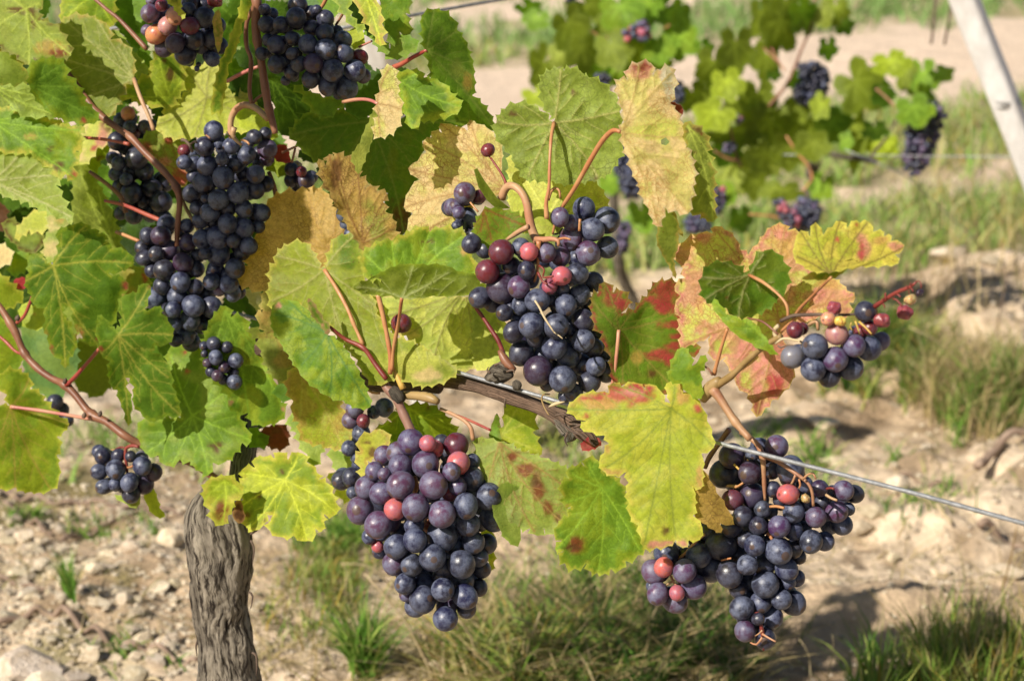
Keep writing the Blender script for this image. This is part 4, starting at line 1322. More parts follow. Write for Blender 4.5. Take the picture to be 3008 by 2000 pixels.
L('Mm', 'A1', 6.5, 'py', '1215,445 1300,470 1390,380 1430,420 1440,580 1500,545 1640,650 1780,790 1800,885 1700,850 1560,870 1440,865 1380,880 1280,905 1190,915 1060,880 1030,820 1080,760 1060,740 1170,690 1240,600 1205,570', c2='lyg', b=.7, e='yel', ew=8, j=(1360, 640), t=((1220, 450), (1035, 820), (1280, 905), (1620, 650), (1790, 880), (1400, 400)), side='l', tilt=(-.2, -.2), label='pale yellow leaf behind the hooked stalk', vcol=(.25, .24, .06))
L('N', 'A1', -4, 'lyg', '1600,-40 1672,-40 1642,60 1592,160 1562,300 1502,430 1452,765 1430,740 1392,762 1400,620 1440,460 1500,300 1570,100', c2='gg', b=.9, e='yel', ew=9, tilt=(.7, .0), fold=((1640, -40, 1440, 760, .5),), teeth=(5, 40), cv=0, label='narrow bright leaf seen edge on before the stalk')
L('Oo', 'A1', -5, 'yg', '1060,-40 1185,-40 1192,60 1220,122 1190,112 1140,45', e='yel', teeth=(4, 24), tilt=LIT, c2='br', b=.5)
L('Pp', 'A1', -4.4, 'ol', '1400,120 1440,60 1462,180 1466,240 1436,352 1414,262', e='org', ew=14, teeth=(3, 30), tilt=(.2, 0))
L('Qq', 'A1', 5, 'pg', '940,910 1000,860 1080,880 1200,908 1190,962 1150,965 1182,1040 1232,1130 1242,1182 1180,1235 1110,1172 1070,1102 1000,1042 950,985 918,955', c2='yg', b=.6, net=RV, vcol=VR, j=(1240, 1180), t=((920, 940), (1190, 930), (1020, 1050)), sp=((1180, 1170, 70, 'red'), (1080, 1060, 40, 'pink'), (1110, 910, 30, 'red'), (965, 985, 34, 'red')), tilt=(0, -.1), label='yellow green leaf turning red beside the dark shaded bunch')
L('Ra', 'A1', 6, 'py', '540,840 650,795 742,870 745,925 640,975 555,1085 508,1062 520,1000 550,930', c2='peach', b=.9, sp=((670, 890, 56, 'pink', .8, 1.3), (620, 980, 26, 'red'), (720, 830, 50, 'br')), tilt=LIT)
L('Rb', 'A1', 6.5, 'yg', '640,965 742,878 722,985 662,1062 612,1155 548,1085', sp=((660, 1040, 34, 'br'),), tilt=(.1, .1))
L('Sx', 'A1', 4.5, 'lol', '490,1130 522,1085 590,1112 642,1205 702,1345 742,1425 792,1600 822,1690 700,1650 560,1560 480,1460 486,1300', c2='yg', b=.6, j=(760, 1640), t=((520, 1100), (500, 1400), (640, 1220)), tilt=(.15, .2))
# -- left, star shaped leaves in front
L('T', 'B1', -5, 'g', '375,175 480,135 570,130 600,165 630,160 650,195 705,200 690,240 740,290 830,305 885,385 800,440 715,455 740,470 805,478 850,560 800,590 780,640 770,720 740,800 655,770 640,830 655,895 640,930 570,910 540,870 520,800 492,860 488,780 480,705 456,672 420,672 414,712 440,760 482,800 506,880 490,970 456,1010 430,1080 400,1020 340,980 312,860 290,850 300,760 292,685 220,660 206,600 180,560 165,510 190,450 182,400 180,372 250,320 290,352 310,388 345,397 382,322 388,250',
  c2='gg', b=.7, e='yg', ew=12, j=(350, 405), t=((165, 505), (430, 1075), (640, 920), (880, 388), (570, 135), (250, 325)), tilt=(.05, .1), teeth=(5, 30), vcol=(.36, .36, .06), cv=.2,
  sp=((300, 850, 22, 'red'), (335, 965, 30, 'red', .7, 1.4), (515, 850, 44, 'red', .7, 1.5), (650, 860, 30, 'red', .6, 2), (825, 535, 42, 'red', .8, 1.2), (500, 960, 16, 'red'), (750, 370, 14, 'br')), label='star shaped green leaf with red tips, left of the bunches')
L('Uu', 'B1', -5.2, 'g', '800,610 900,580 940,520 992,540 975,620 952,690 970,702 1056,668 1060,722 1110,772 1142,860 1100,920 1022,930 1000,972 1080,1020 1122,1100 1132,1200 1162,1262 1192,1390 1100,1392 990,1432 920,1362 880,1322 882,1200 852,1142 826,1142 832,1202 866,1292 860,1382 846,1462 820,1372 770,1222 735,1202 710,1102 722,1032 662,982 650,902 630,822 660,782 640,732 682,742 722,802 762,822 792,802 800,742 780,662',
  c2='gg', b=.7, e='yg', ew=10, j=(778, 862), t=((975, 545), (1138, 860), (1188, 1388), (846, 1455), (660, 985), (1120, 1150)), tilt=(.25, .15), teeth=(5, 30), vcol=(.34, .34, .06), fold=((650, 730, 850, 1400, -.25),), sp=((655, 960, 20, 'red'), (990, 540, 16, 'red')), label='long lobed green leaf beside the star shaped one')
L('T2', 'B1', 1.5, 'pg', '360,600 480,620 560,700 540,840 440,860 360,760', c2='lyg', tilt=(.1, .1))
L('T3', 'B1', 1.5, 'lol', '690,420 800,400 900,410 968,460 972,560 930,640 840,620 730,560', c2='och', b=.5, sp=((955, 470, 40, 'red', .6, 1.6),), tilt=(.1, .1))
L('Va', 'B1', 0, 'yg', '-60,750 30,760 90,880 142,1050 62,1102 -60,1182', c2='gg', b=.6, tilt=(.1, .1))
L('Vb', 'B1', -3, 'yg', '100,1085 195,1140 200,1215 270,1250 290,1290 340,1340 392,1400 456,1442 376,1530 396,1600 372,1652 390,1800 330,1882 200,1892 100,1862 0,1872 -80,1882 -80,1342 62,1322 42,1250 -20,1180 22,1102', c2='gg', b=.6, e='yel', ew=8, j=(70, 1332), t=((195, 1145), (450, 1440), (330, 1870), (-60, 1750), (100, 1865)), tilt=(.25, .1), vcol=(.30, .24, .05), label='large yellow green leaf with a pink petiole at the lower left edge')
L('Wa', 'B1', 11, 'bg', '150,780 220,810 330,800 480,870 512,1060 432,1222 382,1272 280,1252 200,1192 150,1022', c2='pg', b=.4, tilt=(0, 0), wav=.6)
L('Wb', 'B1', 15, 'ol', '490,900 610,880 720,960 740,1180 640,1270 500,1200', tilt=SHD)
L('Xa', 'B1', 4, 'py', '100,200 180,80 270,40 322,70 312,160 240,182 190,172 94,228', c2='lyg', tilt=LIT, e='yel')
L('Xb', 'B1', 7, 'pg', '40,100 120,120 200,182 292,200 272,290 180,322 100,262 28,180', c2='grey', e='br', ew=16, tilt=FLAT)
L('Xc', 'B1', 3, 'pg', '320,60 420,50 482,112 392,182 382,302 332,392 300,352 290,282 320,172', c2='peach', b=.8, tilt=LIT, sp=((400, 100, 34, 'och'),))
L('Xd', 'B1', 8, 'gg', '60,332 180,312 290,332 302,392 180,422 80,472', c2='yg', tilt=FLAT)
L('Xe', 'B1', 9, 'br', '-60,10 30,5 42,120 -60,210', c2='rbr', tilt=FLAT, label='dry brown leaf at the left edge')
L('Xf', 'B1', 6, 'peach', '-60,262 50,282 82,352 30,402 -60,422', c2='br', b=.8, tilt=LIT, label='withered pinkish brown leaf at the left edge')
L('Xg', 'B1', 1, 'yg', '-60,460 20,470 62,512 112,562 156,606 112,652 62,682 -60,690', c2='gg', e='yel', tilt=(.1, .1))
L('Xh', 'B1', 3, 'red', '90,500 160,480 182,540 122,562', teeth=(3, 20), tilt=FLAT, label='small red leaf tip behind the star shaped leaf')
L('Xi', 'B1', 5, 'lyg', '140,662 220,668 292,682 300,800 200,822 140,762', c2='pg', sp=((225, 730, 12, 'red'),), tilt=LIT)
L('Ya', 'B1', -.5, 'gg', '1100,970 1200,920 1330,955 1362,1120 1490,1190 1522,1250 1582,1412 1656,1556 1590,1572 1490,1690 1400,1700 1372,1782 1330,1760 1250,1692 1182,1680 1100,1722 1040,1652 960,1640 905,1500 940,1412 1000,1432 1190,1402 1130,1200', c2='pg', b=.6, e='yg', ew=12, j=(1265, 1390), t=((960, 1635), (1370, 1775), (1650, 1550), (1120, 980), (1500, 1210), (1130, 1715)), tilt=(-.2, -.15), bumps=1.5,
  sp=((1410, 1585, 42, 'br', 1.6, .6), (1230, 1095, 20, 'red'), (1215, 975, 14, 'red'), (1430, 1610, 30, 'br')), label='broad green leaf above the trunk with brown blotches')
L('Yb', 'B1', 1, 'gg', '1330,930 1400,740 1482,665 1522,742 1592,736 1642,822 1682,902 1762,1092 1832,1242 1852,1302 1882,1342 1832,1432 1700,1452 1650,1422 1632,1372 1562,1362 1500,1332 1532,1282 1452,1202 1362,1102', c2='lyg', b=.6, e='yg', ew=14, j=(1480, 700), t=((1860, 1340), (1640, 1410), (1690, 930), (1350, 1050)), tilt=(.2, .1), sp=((1510, 1300, 20, 'pink'), (1870, 1345, 20, 'pink')), label='long smooth green leaf under the tan leaf')
# -- centre left
L('Za', 'B2', 2.5, 'tan', '180,20 230,-50 280,-70 380,-85 455,-105 560,-90 620,0 660,100 702,160 742,195 650,230 602,262 582,412 480,482 300,542 200,562 160,572 60,546 12,536 20,450 62,400 55,350 112,290 110,210 172,170 182,110 215,85', c2='och', b=.7, e='org', ew=8, net=BV, vcol=(.40, .25, .08), j=(600, 300), t=((15, 535), (110, 212), (182, 20), (455, -100), (640, 60), (300, 540)), side='l', tilt=(-.3, -.1), bumps=1.3, label='broad tan leaf covering the right side of the long dark bunch')
L('Zb', 'B2', -1.2, 'lol', '240,385 250,330 330,262 430,250 482,300 542,422 582,422 602,300 652,212 762,205 832,262 830,312 800,362 822,422 832,482 800,560 880,602 912,722 952,802 1032,882 1182,922 1282,992 1442,1086 1392,1146 1240,1196 1130,1172 1060,1132 900,1192 852,1152 782,1022 602,802 402,660 232,702 200,622 210,502 205,432', c2='yg', b=.6, e='yel', ew=8, net=((.2, .16, .04), .5), j=(565, 430), t=((250, 340), (480, 300), (215, 640), (640, 800), (1430, 1085), (850, 1150), (760, 210)), side='l', tilt=(-.52, -.05), cv=-.06, vcol=(.33, .33, .12), fold=((600, 420, 1300, 1190, .1),),
  sp=((720, 290, 150, 'g', .7, .9), (800, 250, 30, 'br'), (1150, 1050, 150, 'py', 1.5, .6), (1250, 1120, 60, 'peach', 1.5, .6)), label='large olive leaf underside in front of the tan leaf')
L('Zc', 'B2', 1, 'tan', '165,572 215,560 200,652 230,742 262,862 402,1002 400,1062 300,980 220,882 170,832 140,790 128,695 156,722', c2='lol', b=.7, net=BV, tilt=(.1, .1))
L('Zd', 'B2', .6, 'lol', '76,812 150,842 250,882 342,992 402,1082 332,1132 312,1182 215,1122 200,1082 150,962 130,882 85,852', c2='och', b=.7, net=BV, tilt=(.1, .15))
L('Aa', 'B2', -5, 'gg', '250,640 330,630 420,670 482,742 562,812 592,862 652,892 742,1012 802,1132 852,1242 872,1332 792,1342 690,1292 592,1262 520,1212 450,1162 392,1082 332,992 272,892 230,832 215,722', c2='lyg', b=.55, e='yg', ew=10, j=(585, 850), t=((228, 720), (330, 638), (400, 1070), (600, 1255), (865, 1320)), tilt=(-.15, -.25), bumps=2.2, sp=((262, 672, 26, 'pink'),), teeth=(6, 32), net=((.06, .12, .02), .5), vcol=(.10, .2, .045), label='blistered bright green leaf in front, above the spur')
L('Ab', 'B2', -4.6, 'gg', '455,620 480,630 522,692 562,762 602,802 590,862 540,792 480,722', e='pink', ew=10, teeth=(4, 24), tilt=(.3, 0))
L('Ac', 'B2', .5, 'lyg', '350,1080 420,1090 442,1150 532,1222 602,1266 666,1270 672,1332 702,1402 722,1432 758,1512 700,1572 690,1606 602,1602 540,1576 460,1572 402,1502 400,1432 362,1392 360,1292 320,1212 320,1142', c2='och', b=.7, e='org', ew=10, net=((.25, .12, .03), .6), j=(420, 1100), t=((755, 1510), (690, 1600), (400, 1470), (600, 1270)), tilt=(.1, .1), vcol=(.42, .38, .08), label='yellow leaf with reddish veins hanging left of the biggest bunch')
L('Ad', 'B2', 3, 'pg', '320,1412 382,1402 442,1562 562,1582 542,1642 500,1726 450,1642 400,1562 380,1502', c2='gg', tilt=LIT)
L('Ae', 'B2', 3, 'g', '240,1205 325,1182 352,1282 262,1272', tilt=FLAT)
L('Af', 'C2', 4, 'pg', '602,40 742,90 772,152 662,196 618,122', c2='gg', tilt=LIT)
L('Ag', 'C2', 5, 'py', '590,200 640,230 722,330 732,382 682,372 640,300', c2='pg', tilt=LIT)
L('Ah', 'C2', 0, 'lyg', '20,180 110,160 105,100 240,100 260,60 330,110 390,60 422,70 452,130 522,200 532,242 582,262 622,332 654,466 562,472 552,582 502,562 512,602 450,648 362,612 290,622 200,572 200,522 230,472 100,582 60,562 40,492 0,432 30,372 0,322 10,262 30,230', c2='gg', b=.7, e='yel', ew=12, j=(305, 245), t=((20, 200), (0, 430), (450, 640), (652, 466), (400, 70), (70, 560)), tilt=(-.2, -.15), bumps=1.8,
  sp=((135, 355, 32, 'br', 1.2, 1), (62, 472, 34, 'br', 1.2, .8), (175, 515, 26, 'br'), (290, 190, 14, 'br')), label='light green leaf with brown spots right of the trunk')
L('Ai', 'C1', -4.2, 'yg', '1350,260 1480,215 1562,252 1602,332 1542,382 1500,482 1470,542 1400,512 1380,442 1340,372', c2='yel', b=.6, e='yel', ew=16, j=(1480, 250), t=((1345, 370), (1460, 535), (1590, 330)), sp=((1450, 440, 56, 'rbr', .9, 1.3), (1490, 500, 34, 'org')), tilt=(-.1, 0), label='small yellow leaf with a red brown blotch on top of the trunk')
L('Aj', 'C1', -3.5, 'br', '1530,482 1552,382 1582,372 1612,502 1572,532', e='org', teeth=(3, 30), tilt=(.4, 0), label='curled brown leaf on top of the trunk')
L('Ak', 'C1', 0, 'lyg', '945,330 1010,298 1052,432 1087,486 1028,488 970,412', teeth=(4, 40), tilt=(.2, .1), label='leaf tip hanging behind the small bunch left of the trunk')
L('Al', 'C1', .5, 'pg', '745,340 850,372 925,345 902,432 830,402', c2='br', tilt=FLAT, teeth=(4, 40))
L('Am', 'B2', 6, 'br', '140,1500 252,1446 332,1492 312,1602 200,1596', tilt=SHD, c2='rbr', label='dead brown leaf in the shade above the trunk')
L('An', 'B2', 5, 'gg', '70,1470 152,1500 202,1566 130,1600 60,1560', tilt=FLAT)
L('Ao', 'B2', 6, 'wht', '40,560 162,602 152,692 108,682', tilt=LIT, c2='py')
# -- upper centre
L('Ba', 'A2', 4, 'gg', '1205,110 1290,60 1400,110 1442,200 1512,322 1552,502 1542,632 1642,732 1692,862 1500,802 1402,732 1302,602 1250,402 1230,332', c2='g', b=.6, e='yg', ew=8, j=(1240, 332), t=((1290, 65), (1440, 200), (1550, 500), (1685, 850)), tilt=(.30, .25), sp=((1440, 450, 50, 'lol', 1, 1.4), (1510, 540, 50, 'och', .6, 1.6)), vcol=(.2, .26, .05), fold=((1240, 332, 1690, 860, .3),), label='green leaf with a red petiole right of the upper bunch')
L('Bb', 'A2', 4.3, 'g', '1203,105 1216,95 1252,130 1246,320 1228,312', tilt=(.8, 0), teeth=None)
L('Bc', 'A2', 2, 'gg', '1035,512 1080,470 1200,470 1222,512 1332,542 1402,612 1472,702 1400,762 1200,802 1142,852 1102,762 1060,652', c2='g', b=.5, e='lyg', ew=26, j=(1070, 540), t=((1200, 475), (1465, 700), (1140, 845)), tilt=(-.05, .0), bumps=1.8)
L('Bd', 'A2', 7.5, 'g', '450,742 560,772 650,722 860,772 1000,802 1200,762 1400,702 1562,782 1500,822 1332,822 1272,882 1212,932 1182,1172 1092,1372 1142,1422 1092,1542 962,1542 962,1402 982,1272 852,1202 782,1132 702,1032 562,1072 470,1032 380,932 330,882', c2='ol', b=.5, e='yg', ew=8, j=(860, 800), t=((340, 890), (720, 1030), (1090, 1540), (1550, 785), (1180, 1150)), tilt=(.5, .3), sp=((1085, 1440, 90, 'br', 1, 1.6), (1010, 1060, 70, 'ol', .5, 1.6)), vcol=(.16, .21, .04), label='big shaded green leaf behind the folded tan leaf')
L('Be', 'A2', 4, 'g', '195,488 260,500 382,592 452,642 482,722 502,762 452,872 392,912 260,862 240,702', c2='dk', tilt=SHD, j=(220, 520), t=((450, 870), (490, 730), (270, 850)))
L('Bf', 'A2', 1.2, 'gg', '360,560 440,602 560,642 702,662 652,722 582,778 520,752 470,702 420,622', e='yg', ew=10, tilt=(.1, .1))
L('Bg', 'A2', 4.6, 'g', '700,690 852,560 952,480 1002,456 942,642 852,772 760,762', tilt=SHD)
L('Bh', 'A2', -3, 'peach', '960,450 1005,432 1042,512 1052,622 1076,722 1040,852 932,906 888,882 920,762 908,682 930,602 945,500', c2='py', b=.8, net=BV, vcol=(.36, .22, .09), e='tan', ew=6, j=(910, 685), t=((1000, 440), (1070, 720), (930, 900)), tilt=(-.45, -.2), side='l', label='folded tan leaf standing on edge, upper centre')
L('Bi', 'A2', -2.4, 'lol', '905,700 922,772 886,892 842,1022 790,1150 768,1092 743,1032 800,940 860,802', c2='py', b=.5, tilt=(.35, .1), teeth=(4, 30), side='l')
L('Bj', 'A2', 0, 'pg', '632,-40 742,-40 722,62 742,108 782,160 842,192 762,182 702,102 660,40', c2='gg', tilt=LIT, e='yg')
L('Bk', 'A2', -2, 'lyg', '760,-40 882,-40 942,92 946,162 952,252 938,308 900,242 860,172 820,112', c2='pg', b=.7, e='tan', ew=12, j=(830, -40), t=((940, 300), (945, 120)), tilt=LIT, sp=((935, 270, 40, 'tan', .6, 1.4),))
L('Bl', 'A2', 2, 'gg', '940,-40 1112,-40 1126,62 1102,92 1136,226 1060,212 1030,312 980,222 950,122', c2='lyg', b=.6, tilt=(-.1, 0), e='br', ew=5)
L('Bm', 'A2', 5, 'gg', '830,180 900,242 1000,322 1060,232 1150,252 1182,302 1130,352 1020,392 960,352 880,262', c2='pg', tilt=LIT)
L('Bn', 'A2', 7, 'gg', '520,-40 642,-40 662,82 602,112 560,72', tilt=LIT, c2='lyg')
L('Bo', 'A2', 7.5, 'bg', '440,20 530,-40 520,50', tilt=LIT)
L('Bp', 'A2', 4, 'lyg', '735,200 822,190 827,222 800,312 740,302 705,250', tilt=LIT)
L('Bq', 'A2', 3, 'dk', '730,-40 802,-40 862,152 892,232 802,172 740,92', tilt=SHD)
L('Br', 'A2', -1, 'tan', '525,1045 575,1105 595,1015 620,1045 655,1008 700,1030 778,1045 770,1110 800,1165 845,1190 840,1235 890,1225 915,1255 982,1275 955,1330 970,1395 1042,1485 1010,1510 1062,1572 980,1592 882,1642 840,1662 790,1592 690,1432 600,1262 555,1192', c2='och', b=.8, e='br', ew=6, net=((.13, .06, .02), .8), vcol=(.24, .13, .045), j=(820, 1600), t=((595, 1020), (655, 1012), (778, 1048), (980, 1278), (1040, 1485)), side='l', tilt=(.1, .0), fold=((590, 1040, 830, 1620, -.4),), sp=((900, 1480, 130, 'lol', .7, 1.2), (640, 1180, 90, 'br', .5, 1.7)), label='brown tan leaf folded along its midrib, left of centre')
L('Bs', 'A2', 2.4, 'peach', '1520,790 1570,815 1642,845 1692,905 1726,890 1736,982 1726,1152 1742,1242 1702,1292 1562,1332 1442,1502 1442,1600 1330,1560 1130,1532 1110,1510 1146,1402 1088,1366 1130,1242 1192,1182 1113,1110 1180,1060 1236,1002 1213,935 1270,902 1270,865 1340,872 1328,813 1440,832 1510,862', c2='py', b=.6, e='org', ew=7, net=RV, vcol=(.36, .22, .09), j=(1750, 1250), t=((1090, 1366), (1115, 1110), (1215, 935), (1330, 815), (1522, 792), (1200, 1530)), side='l', tilt=(-.3, -.15), teeth=(4, 40), label='star shaped peach tan leaf behind the single berry')
# -- centre right
L('Ca', 'A3', 0, 'pg', '540,450 575,468 620,450 680,465 680,512 745,512 820,542 882,602 932,652 942,742 962,962 932,1052 902,1102 820,1172 742,1182 620,1212 500,1192 380,1182 330,1182 280,1122 230,1022 180,962 120,882 130,802 190,712 260,682 350,692 420,732 480,792 512,812 490,762 440,682 420,602 418,532 440,490', c2='ol', b=.6, e='ol', ew=8, net=((.10, .11, .025), .8), j=(512, 810), t=((555, 455), (935, 735), (800, 1170), (335, 1170), (125, 800)), side='l', tilt=(-.12, -.1), bumps=2.2, vcol=(.38, .36, .13), sp=((245, 755, 34, 'br', 1.2, .7), (640, 605, 22, 'br'), (790, 1170, 22, 'br')), label='round green leaf underside on an orange petiole, top centre')
L('Cb', 'A3', 3, 'py', '225,1010 280,1122 330,1192 480,1192 620,1216 742,1192 802,1222 868,1352 860,1400 780,1420 600,1472 450,1562 300,1502 215,1352 212,1172', c2='lyg', b=.6, net=((.28, .22, .07), .6), j=(470, 1420), t=((225, 1020), (860, 1350), (600, 1220)), tilt=LIT, side='l')
L('Cc', 'A3', -1, 'peach', '1000,450 1060,415 1146,415 1162,492 1212,460 1272,440 1302,492 1302,592 1276,682 1342,792 1382,882 1376,952 1432,1092 1426,1232 1412,1312 1392,1408 1312,1387 1240,1370 1216,1452 1190,1495 1130,1372 1060,1202 1000,1042 950,885 970,802 960,722 935,642 918,562 940,522 990,522', c2='py', b=.55, e='rbr', ew=5, net=((.36, .17, .06), .7), vcol=(.42, .32, .12), j=(948, 872), t=((1070, 420), (1290, 470), (1378, 900), (1390, 1400), (1195, 1485)), side='l', tilt=(-.3, -.1), bumps=1.5, holes=('1212,922 1245,905 1270,935 1245,958 1215,950',),
  sp=((1070, 450, 130, 'pink', 1.1, .7), (1080, 440, 70, 'rbr', 1.2, .5), (1260, 560, 90, 'wht', .5, 1.5), (1150, 860, 150, 'py', 1.3, .6)), fold=((948, 872, 1190, 1490, .35),), label='large peach tan leaf with a small hole, centre top')
L('Cd', 'A3', 1, 'lol', '1365,808 1430,820 1492,872 1532,942 1520,1002 1552,1082 1562,1252 1562,1462 1470,1412 1400,1392 1412,1312 1432,1202 1430,1092 1380,952', c2='ol', b=.6, e='och', ew=8, sp=((1440, 860, 50, 'br', 1.5, .7), (1440, 1000, 12, 'br'), (1490, 880, 20, 'rbr')), tilt=(.1, .1), j=(1390, 830), t=((1560, 1455), (1550, 1080)))
L('Ce', 'B3', 1.2, 'ol', '1240,28 1300,42 1332,150 1362,216 1324,182 1326,272 1295,362 1312,492 1265,402 1215,312 1185,240 1200,130', c2='lol', e='org', ew=6, teeth=(3, 26), tilt=(.3, .1))
L('Cf', 'A3', 2, 'rbr', '1272,668 1352,702 1357,752 1320,778 1280,740', teeth=(3, 20), tilt=FLAT, label='red brown leaf scrap behind the peach tan leaf')
L('Cg', 'B3', 2.2, 'gg', '838,508 902,582 946,565 1002,622 1002,662 945,722 1040,692 1122,602 1192,508 1312,510 1342,602 1312,702 1337,802 1342,942 1442,910 1466,972 1400,1002 1332,1102 1252,1252 1100,1202 1000,1172 902,1172 880,1002 820,852 770,782 758,602 800,582', c2='ol', b=.55, e='red', ew=12, net=((.09, .11, .02), .4), j=(935, 828), t=((840, 515), (1190, 515), (1340, 700), (1280, 1190), (960, 1170), (765, 640)), tilt=(.25, .15), vcol=(.24, .22, .05),
  sp=((880, 600, 85, 'red', .8, 1.2), (960, 660, 60, 'red', 1.2, .5), (1250, 590, 110, 'red', 1.1, 1.0), (1140, 620, 50, 'red', 1.2, .7), (1280, 690, 80, 'red', 1.2, .6), (1290, 790, 70, 'red', 1.6, .5), (1320, 870, 40, 'red', 1.4, .6), (1200, 990, 70, 'red', 1.4, .5), (1310, 930, 50, 'red', 1.2, .6), (1270, 1020, 40, 'red'), (1060, 1010, 40, 'och'), (1150, 1110, 24, 'br', 1.2, 1)), label='green leaf with crimson red margins right of the centre bunch')
L('Ch', 'B3', 3.5, 'py', '1290,320 1370,240 1450,195 1555,190 1560,145 1640,170 1700,220 1735,300 1790,330 1850,260 1942,145 2032,135 2050,170 2122,180 2100,300 2200,440 2352,490 2442,570 2494,612 2452,650 2462,720 2380,760 2250,740 2120,790 2020,900 2092,1090 2077,1160 2022,1232 1942,1292 1900,1342 1842,1402 1815,1312 1782,1242 1710,1192 1710,1112 1650,1062 1640,1002 1560,1032 1530,932 1540,862 1460,902 1340,942 1345,862 1330,792 1340,742 1300,692 1340,602 1300,542 1370,482 1340,460 1390,412 1330,392', c2='pink', b=.72, e='pink', ew=18, net=((.30, .10, .05), .75), vcol=(.36, .22, .08), j=(1985, 755), t=((1295, 330), (1560, 155), (2032, 140), (2485, 612), (1842, 1395), (1345, 935), (1945, 150)), side='l', tilt=(-.2, -.15), teeth=(6, 34),
  sp=((2040, 240, 150, 'org', 1.2, 1), (1990, 200, 80, 'pink', 1.2, .6), (2260, 600, 70, 'pink', 1.2, .8), (2160, 720, 60, 'pink'), (2000, 1050, 130, 'pink', 1.2, 1), (1850, 1150, 90, 'pink', .5, 1.6), (1960, 1200, 80, 'red', .8, 1), (1480, 660, 60, 'org', .6, 1.6), (1420, 260, 70, 'org', 1.3, .7), (1850, 1340, 60, 'rbr', .6, 1.1), (2330, 520, 60, 'org', 1.4, .6), (1760, 940, 70, 'pink')), label='big pale yellow and pink leaf at right, flecked red')
L('Ci', 'B3', 1, 'g', '1485,470 1532,400 1622,380 1702,400 1762,450 1797,466 1820,380 1892,305 1972,320 2022,380 2052,462 2042,542 1982,622 1902,692 1842,722 1722,742 1642,682 1562,652 1500,622 1478,560', c2='ol', b=.6, e='ol', ew=6, j=(1798, 464), t=((1490, 480), (1510, 620), (1725, 738), (2000, 590), (1900, 312)), side='l', tilt=(.35, .1), vcol=(.33, .35, .16), bumps=1.4, fold=((1798, 464, 1850, 720, -.4),), sp=((1650, 608, 16, 'rbr'),), label='cupped dark green leaf before the pale yellow and pink one')
L('Cj', 'B3', -2, 'gg', '1545,610 1602,660 1642,722 1742,762 1802,760 1882,852 1962,962 1992,992 1900,962 1802,912 1700,852 1602,742 1550,662', c2='lyg', b=.5, e='yg', ew=12, j=(1990, 985), t=((1560, 640), (1790, 770)), tilt=(-.1, .1), teeth=(4, 40), bumps=1.8, label='narrow curled bright green leaf left of the cobwebs')
L('Ck', 'B4', -1, 'yel', '298,270 340,170 402,212 435,115 490,202 552,145 600,108 650,156 705,103 730,122 785,110 820,182 890,180 890,212 940,205 935,242 1000,250 1018,292 960,332 986,388 900,402 740,408 640,424 570,442 420,444 298,362', c2='lyg', b=.8, e='yel', ew=10, net=((.22, .13, .03), .5), j=(540, 470), t=((340, 175), (435, 120), (600, 112), (785, 115), (1012, 285), (305, 340)), tilt=(-.15, -.35), teeth=(5, 36), vcol=(.16, .13, .03),
  sp=((760, 270, 50, 'pink', 1, 1.6), (740, 300, 30, 'red', .6, 2), (960, 270, 50, 'pink', 1.6, .7), (705, 130, 22, 'red'), (490, 170, 26, 'rbr', .8, 1.5), (870, 240, 44, 'org', 1.6, .8), (580, 230, 16, 'red')), label='bright yellow leaf with red flecks, upper one of the right cluster')
L('Cl', 'B4', -2, 'ol', '345,492 432,440 562,390 702,360 690,392 640,432 550,492 430,496', c2='och', b=.5, e='och', ew=10, tilt=(.2, .9), teeth=(3, 30))
L('Cm', 'B3', -4, 'lyg', '595,1345 640,1290 720,1240 870,1240 890,1175 960,1200 1030,1168 1110,1218 1130,1180 1205,1220 1240,1300 1275,1310 1245,1180 1340,1160 1360,1235 1430,1260 1480,1330 1520,1430 1550,1520 1562,1600 1480,1640 1490,1750 1478,1870 1425,1860 1440,1980 1425,2050 1485,2120 1470,2205 1395,2210 1360,2262 1310,2205 1255,2250 1180,2260 1110,2270 1080,2190 1060,2110 1010,2050 1000,1960 985,1890 1000,1830 980,1760 900,1785 840,1760 805,1700 840,1630 870,1570 840,1520 760,1500 680,1470 720,1425 630,1385', c2='yel', b=.35, e='yel', ew=16, net=((.2, .2, .03), .25), j=(1280, 1345), t=((600, 1347), (890, 1182), (1310, 2195), (840, 1740), (1558, 1600), (1300, 1168), (1100, 2255)), tilt=(-.22, -.12), teeth=(6, 34), vcol=(.22, .26, .04), bumps=1.2,
  sp=((930, 1240, 130, 'red', 1.5, .6), (1080, 1210, 70, 'red', 1.4, .5), (800, 1310, 80, 'org', 1.8, .6), (760, 1270, 40, 'red', 1.6, .6), (720, 1390, 26, 'red'), (1060, 1200, 60, 'red', 1.6, .5), (1350, 1250, 60, 'org', .8, 1.2), (1010, 1230, 60, 'pink', 1.3, .6), (1455, 1340, 30, 'red'), (870, 1765, 60, 'org', 1.8, .4), (1270, 2240, 90, 'pink', 1.6, .35), (1470, 1800, 40, 'org', .5, 2.4), (1250, 2150, 24, 'br'), (850, 1610, 30, 'org')), label='largest yellow leaf with a red patch, right of the cordon end')
L('Cn', 'B3', -2, 'gg', '1262,1150 1275,1080 1300,1000 1350,940 1402,982 1420,1062 1450,1042 1507,988 1502,1052 1472,1102 1482,1280 1402,1250 1350,1180', c2='lyg', b=.6, e='yg', ew=10, tilt=(-.1, -.1), bumps=1.6, teeth=(6, 34), label='bright green leaf sticking up behind the largest yellow leaf')
L('Co', 'C3', -2, 'och', '1425,290 1492,180 1532,242 1582,332 1642,422 1697,537 1602,532 1612,592 1560,572 1510,537 1440,492 1425,402', c2='tan', b=.5, tilt=(.2, .2), teeth=(4, 40), net=BV, label='ochre leaf tip beside the right bunch')
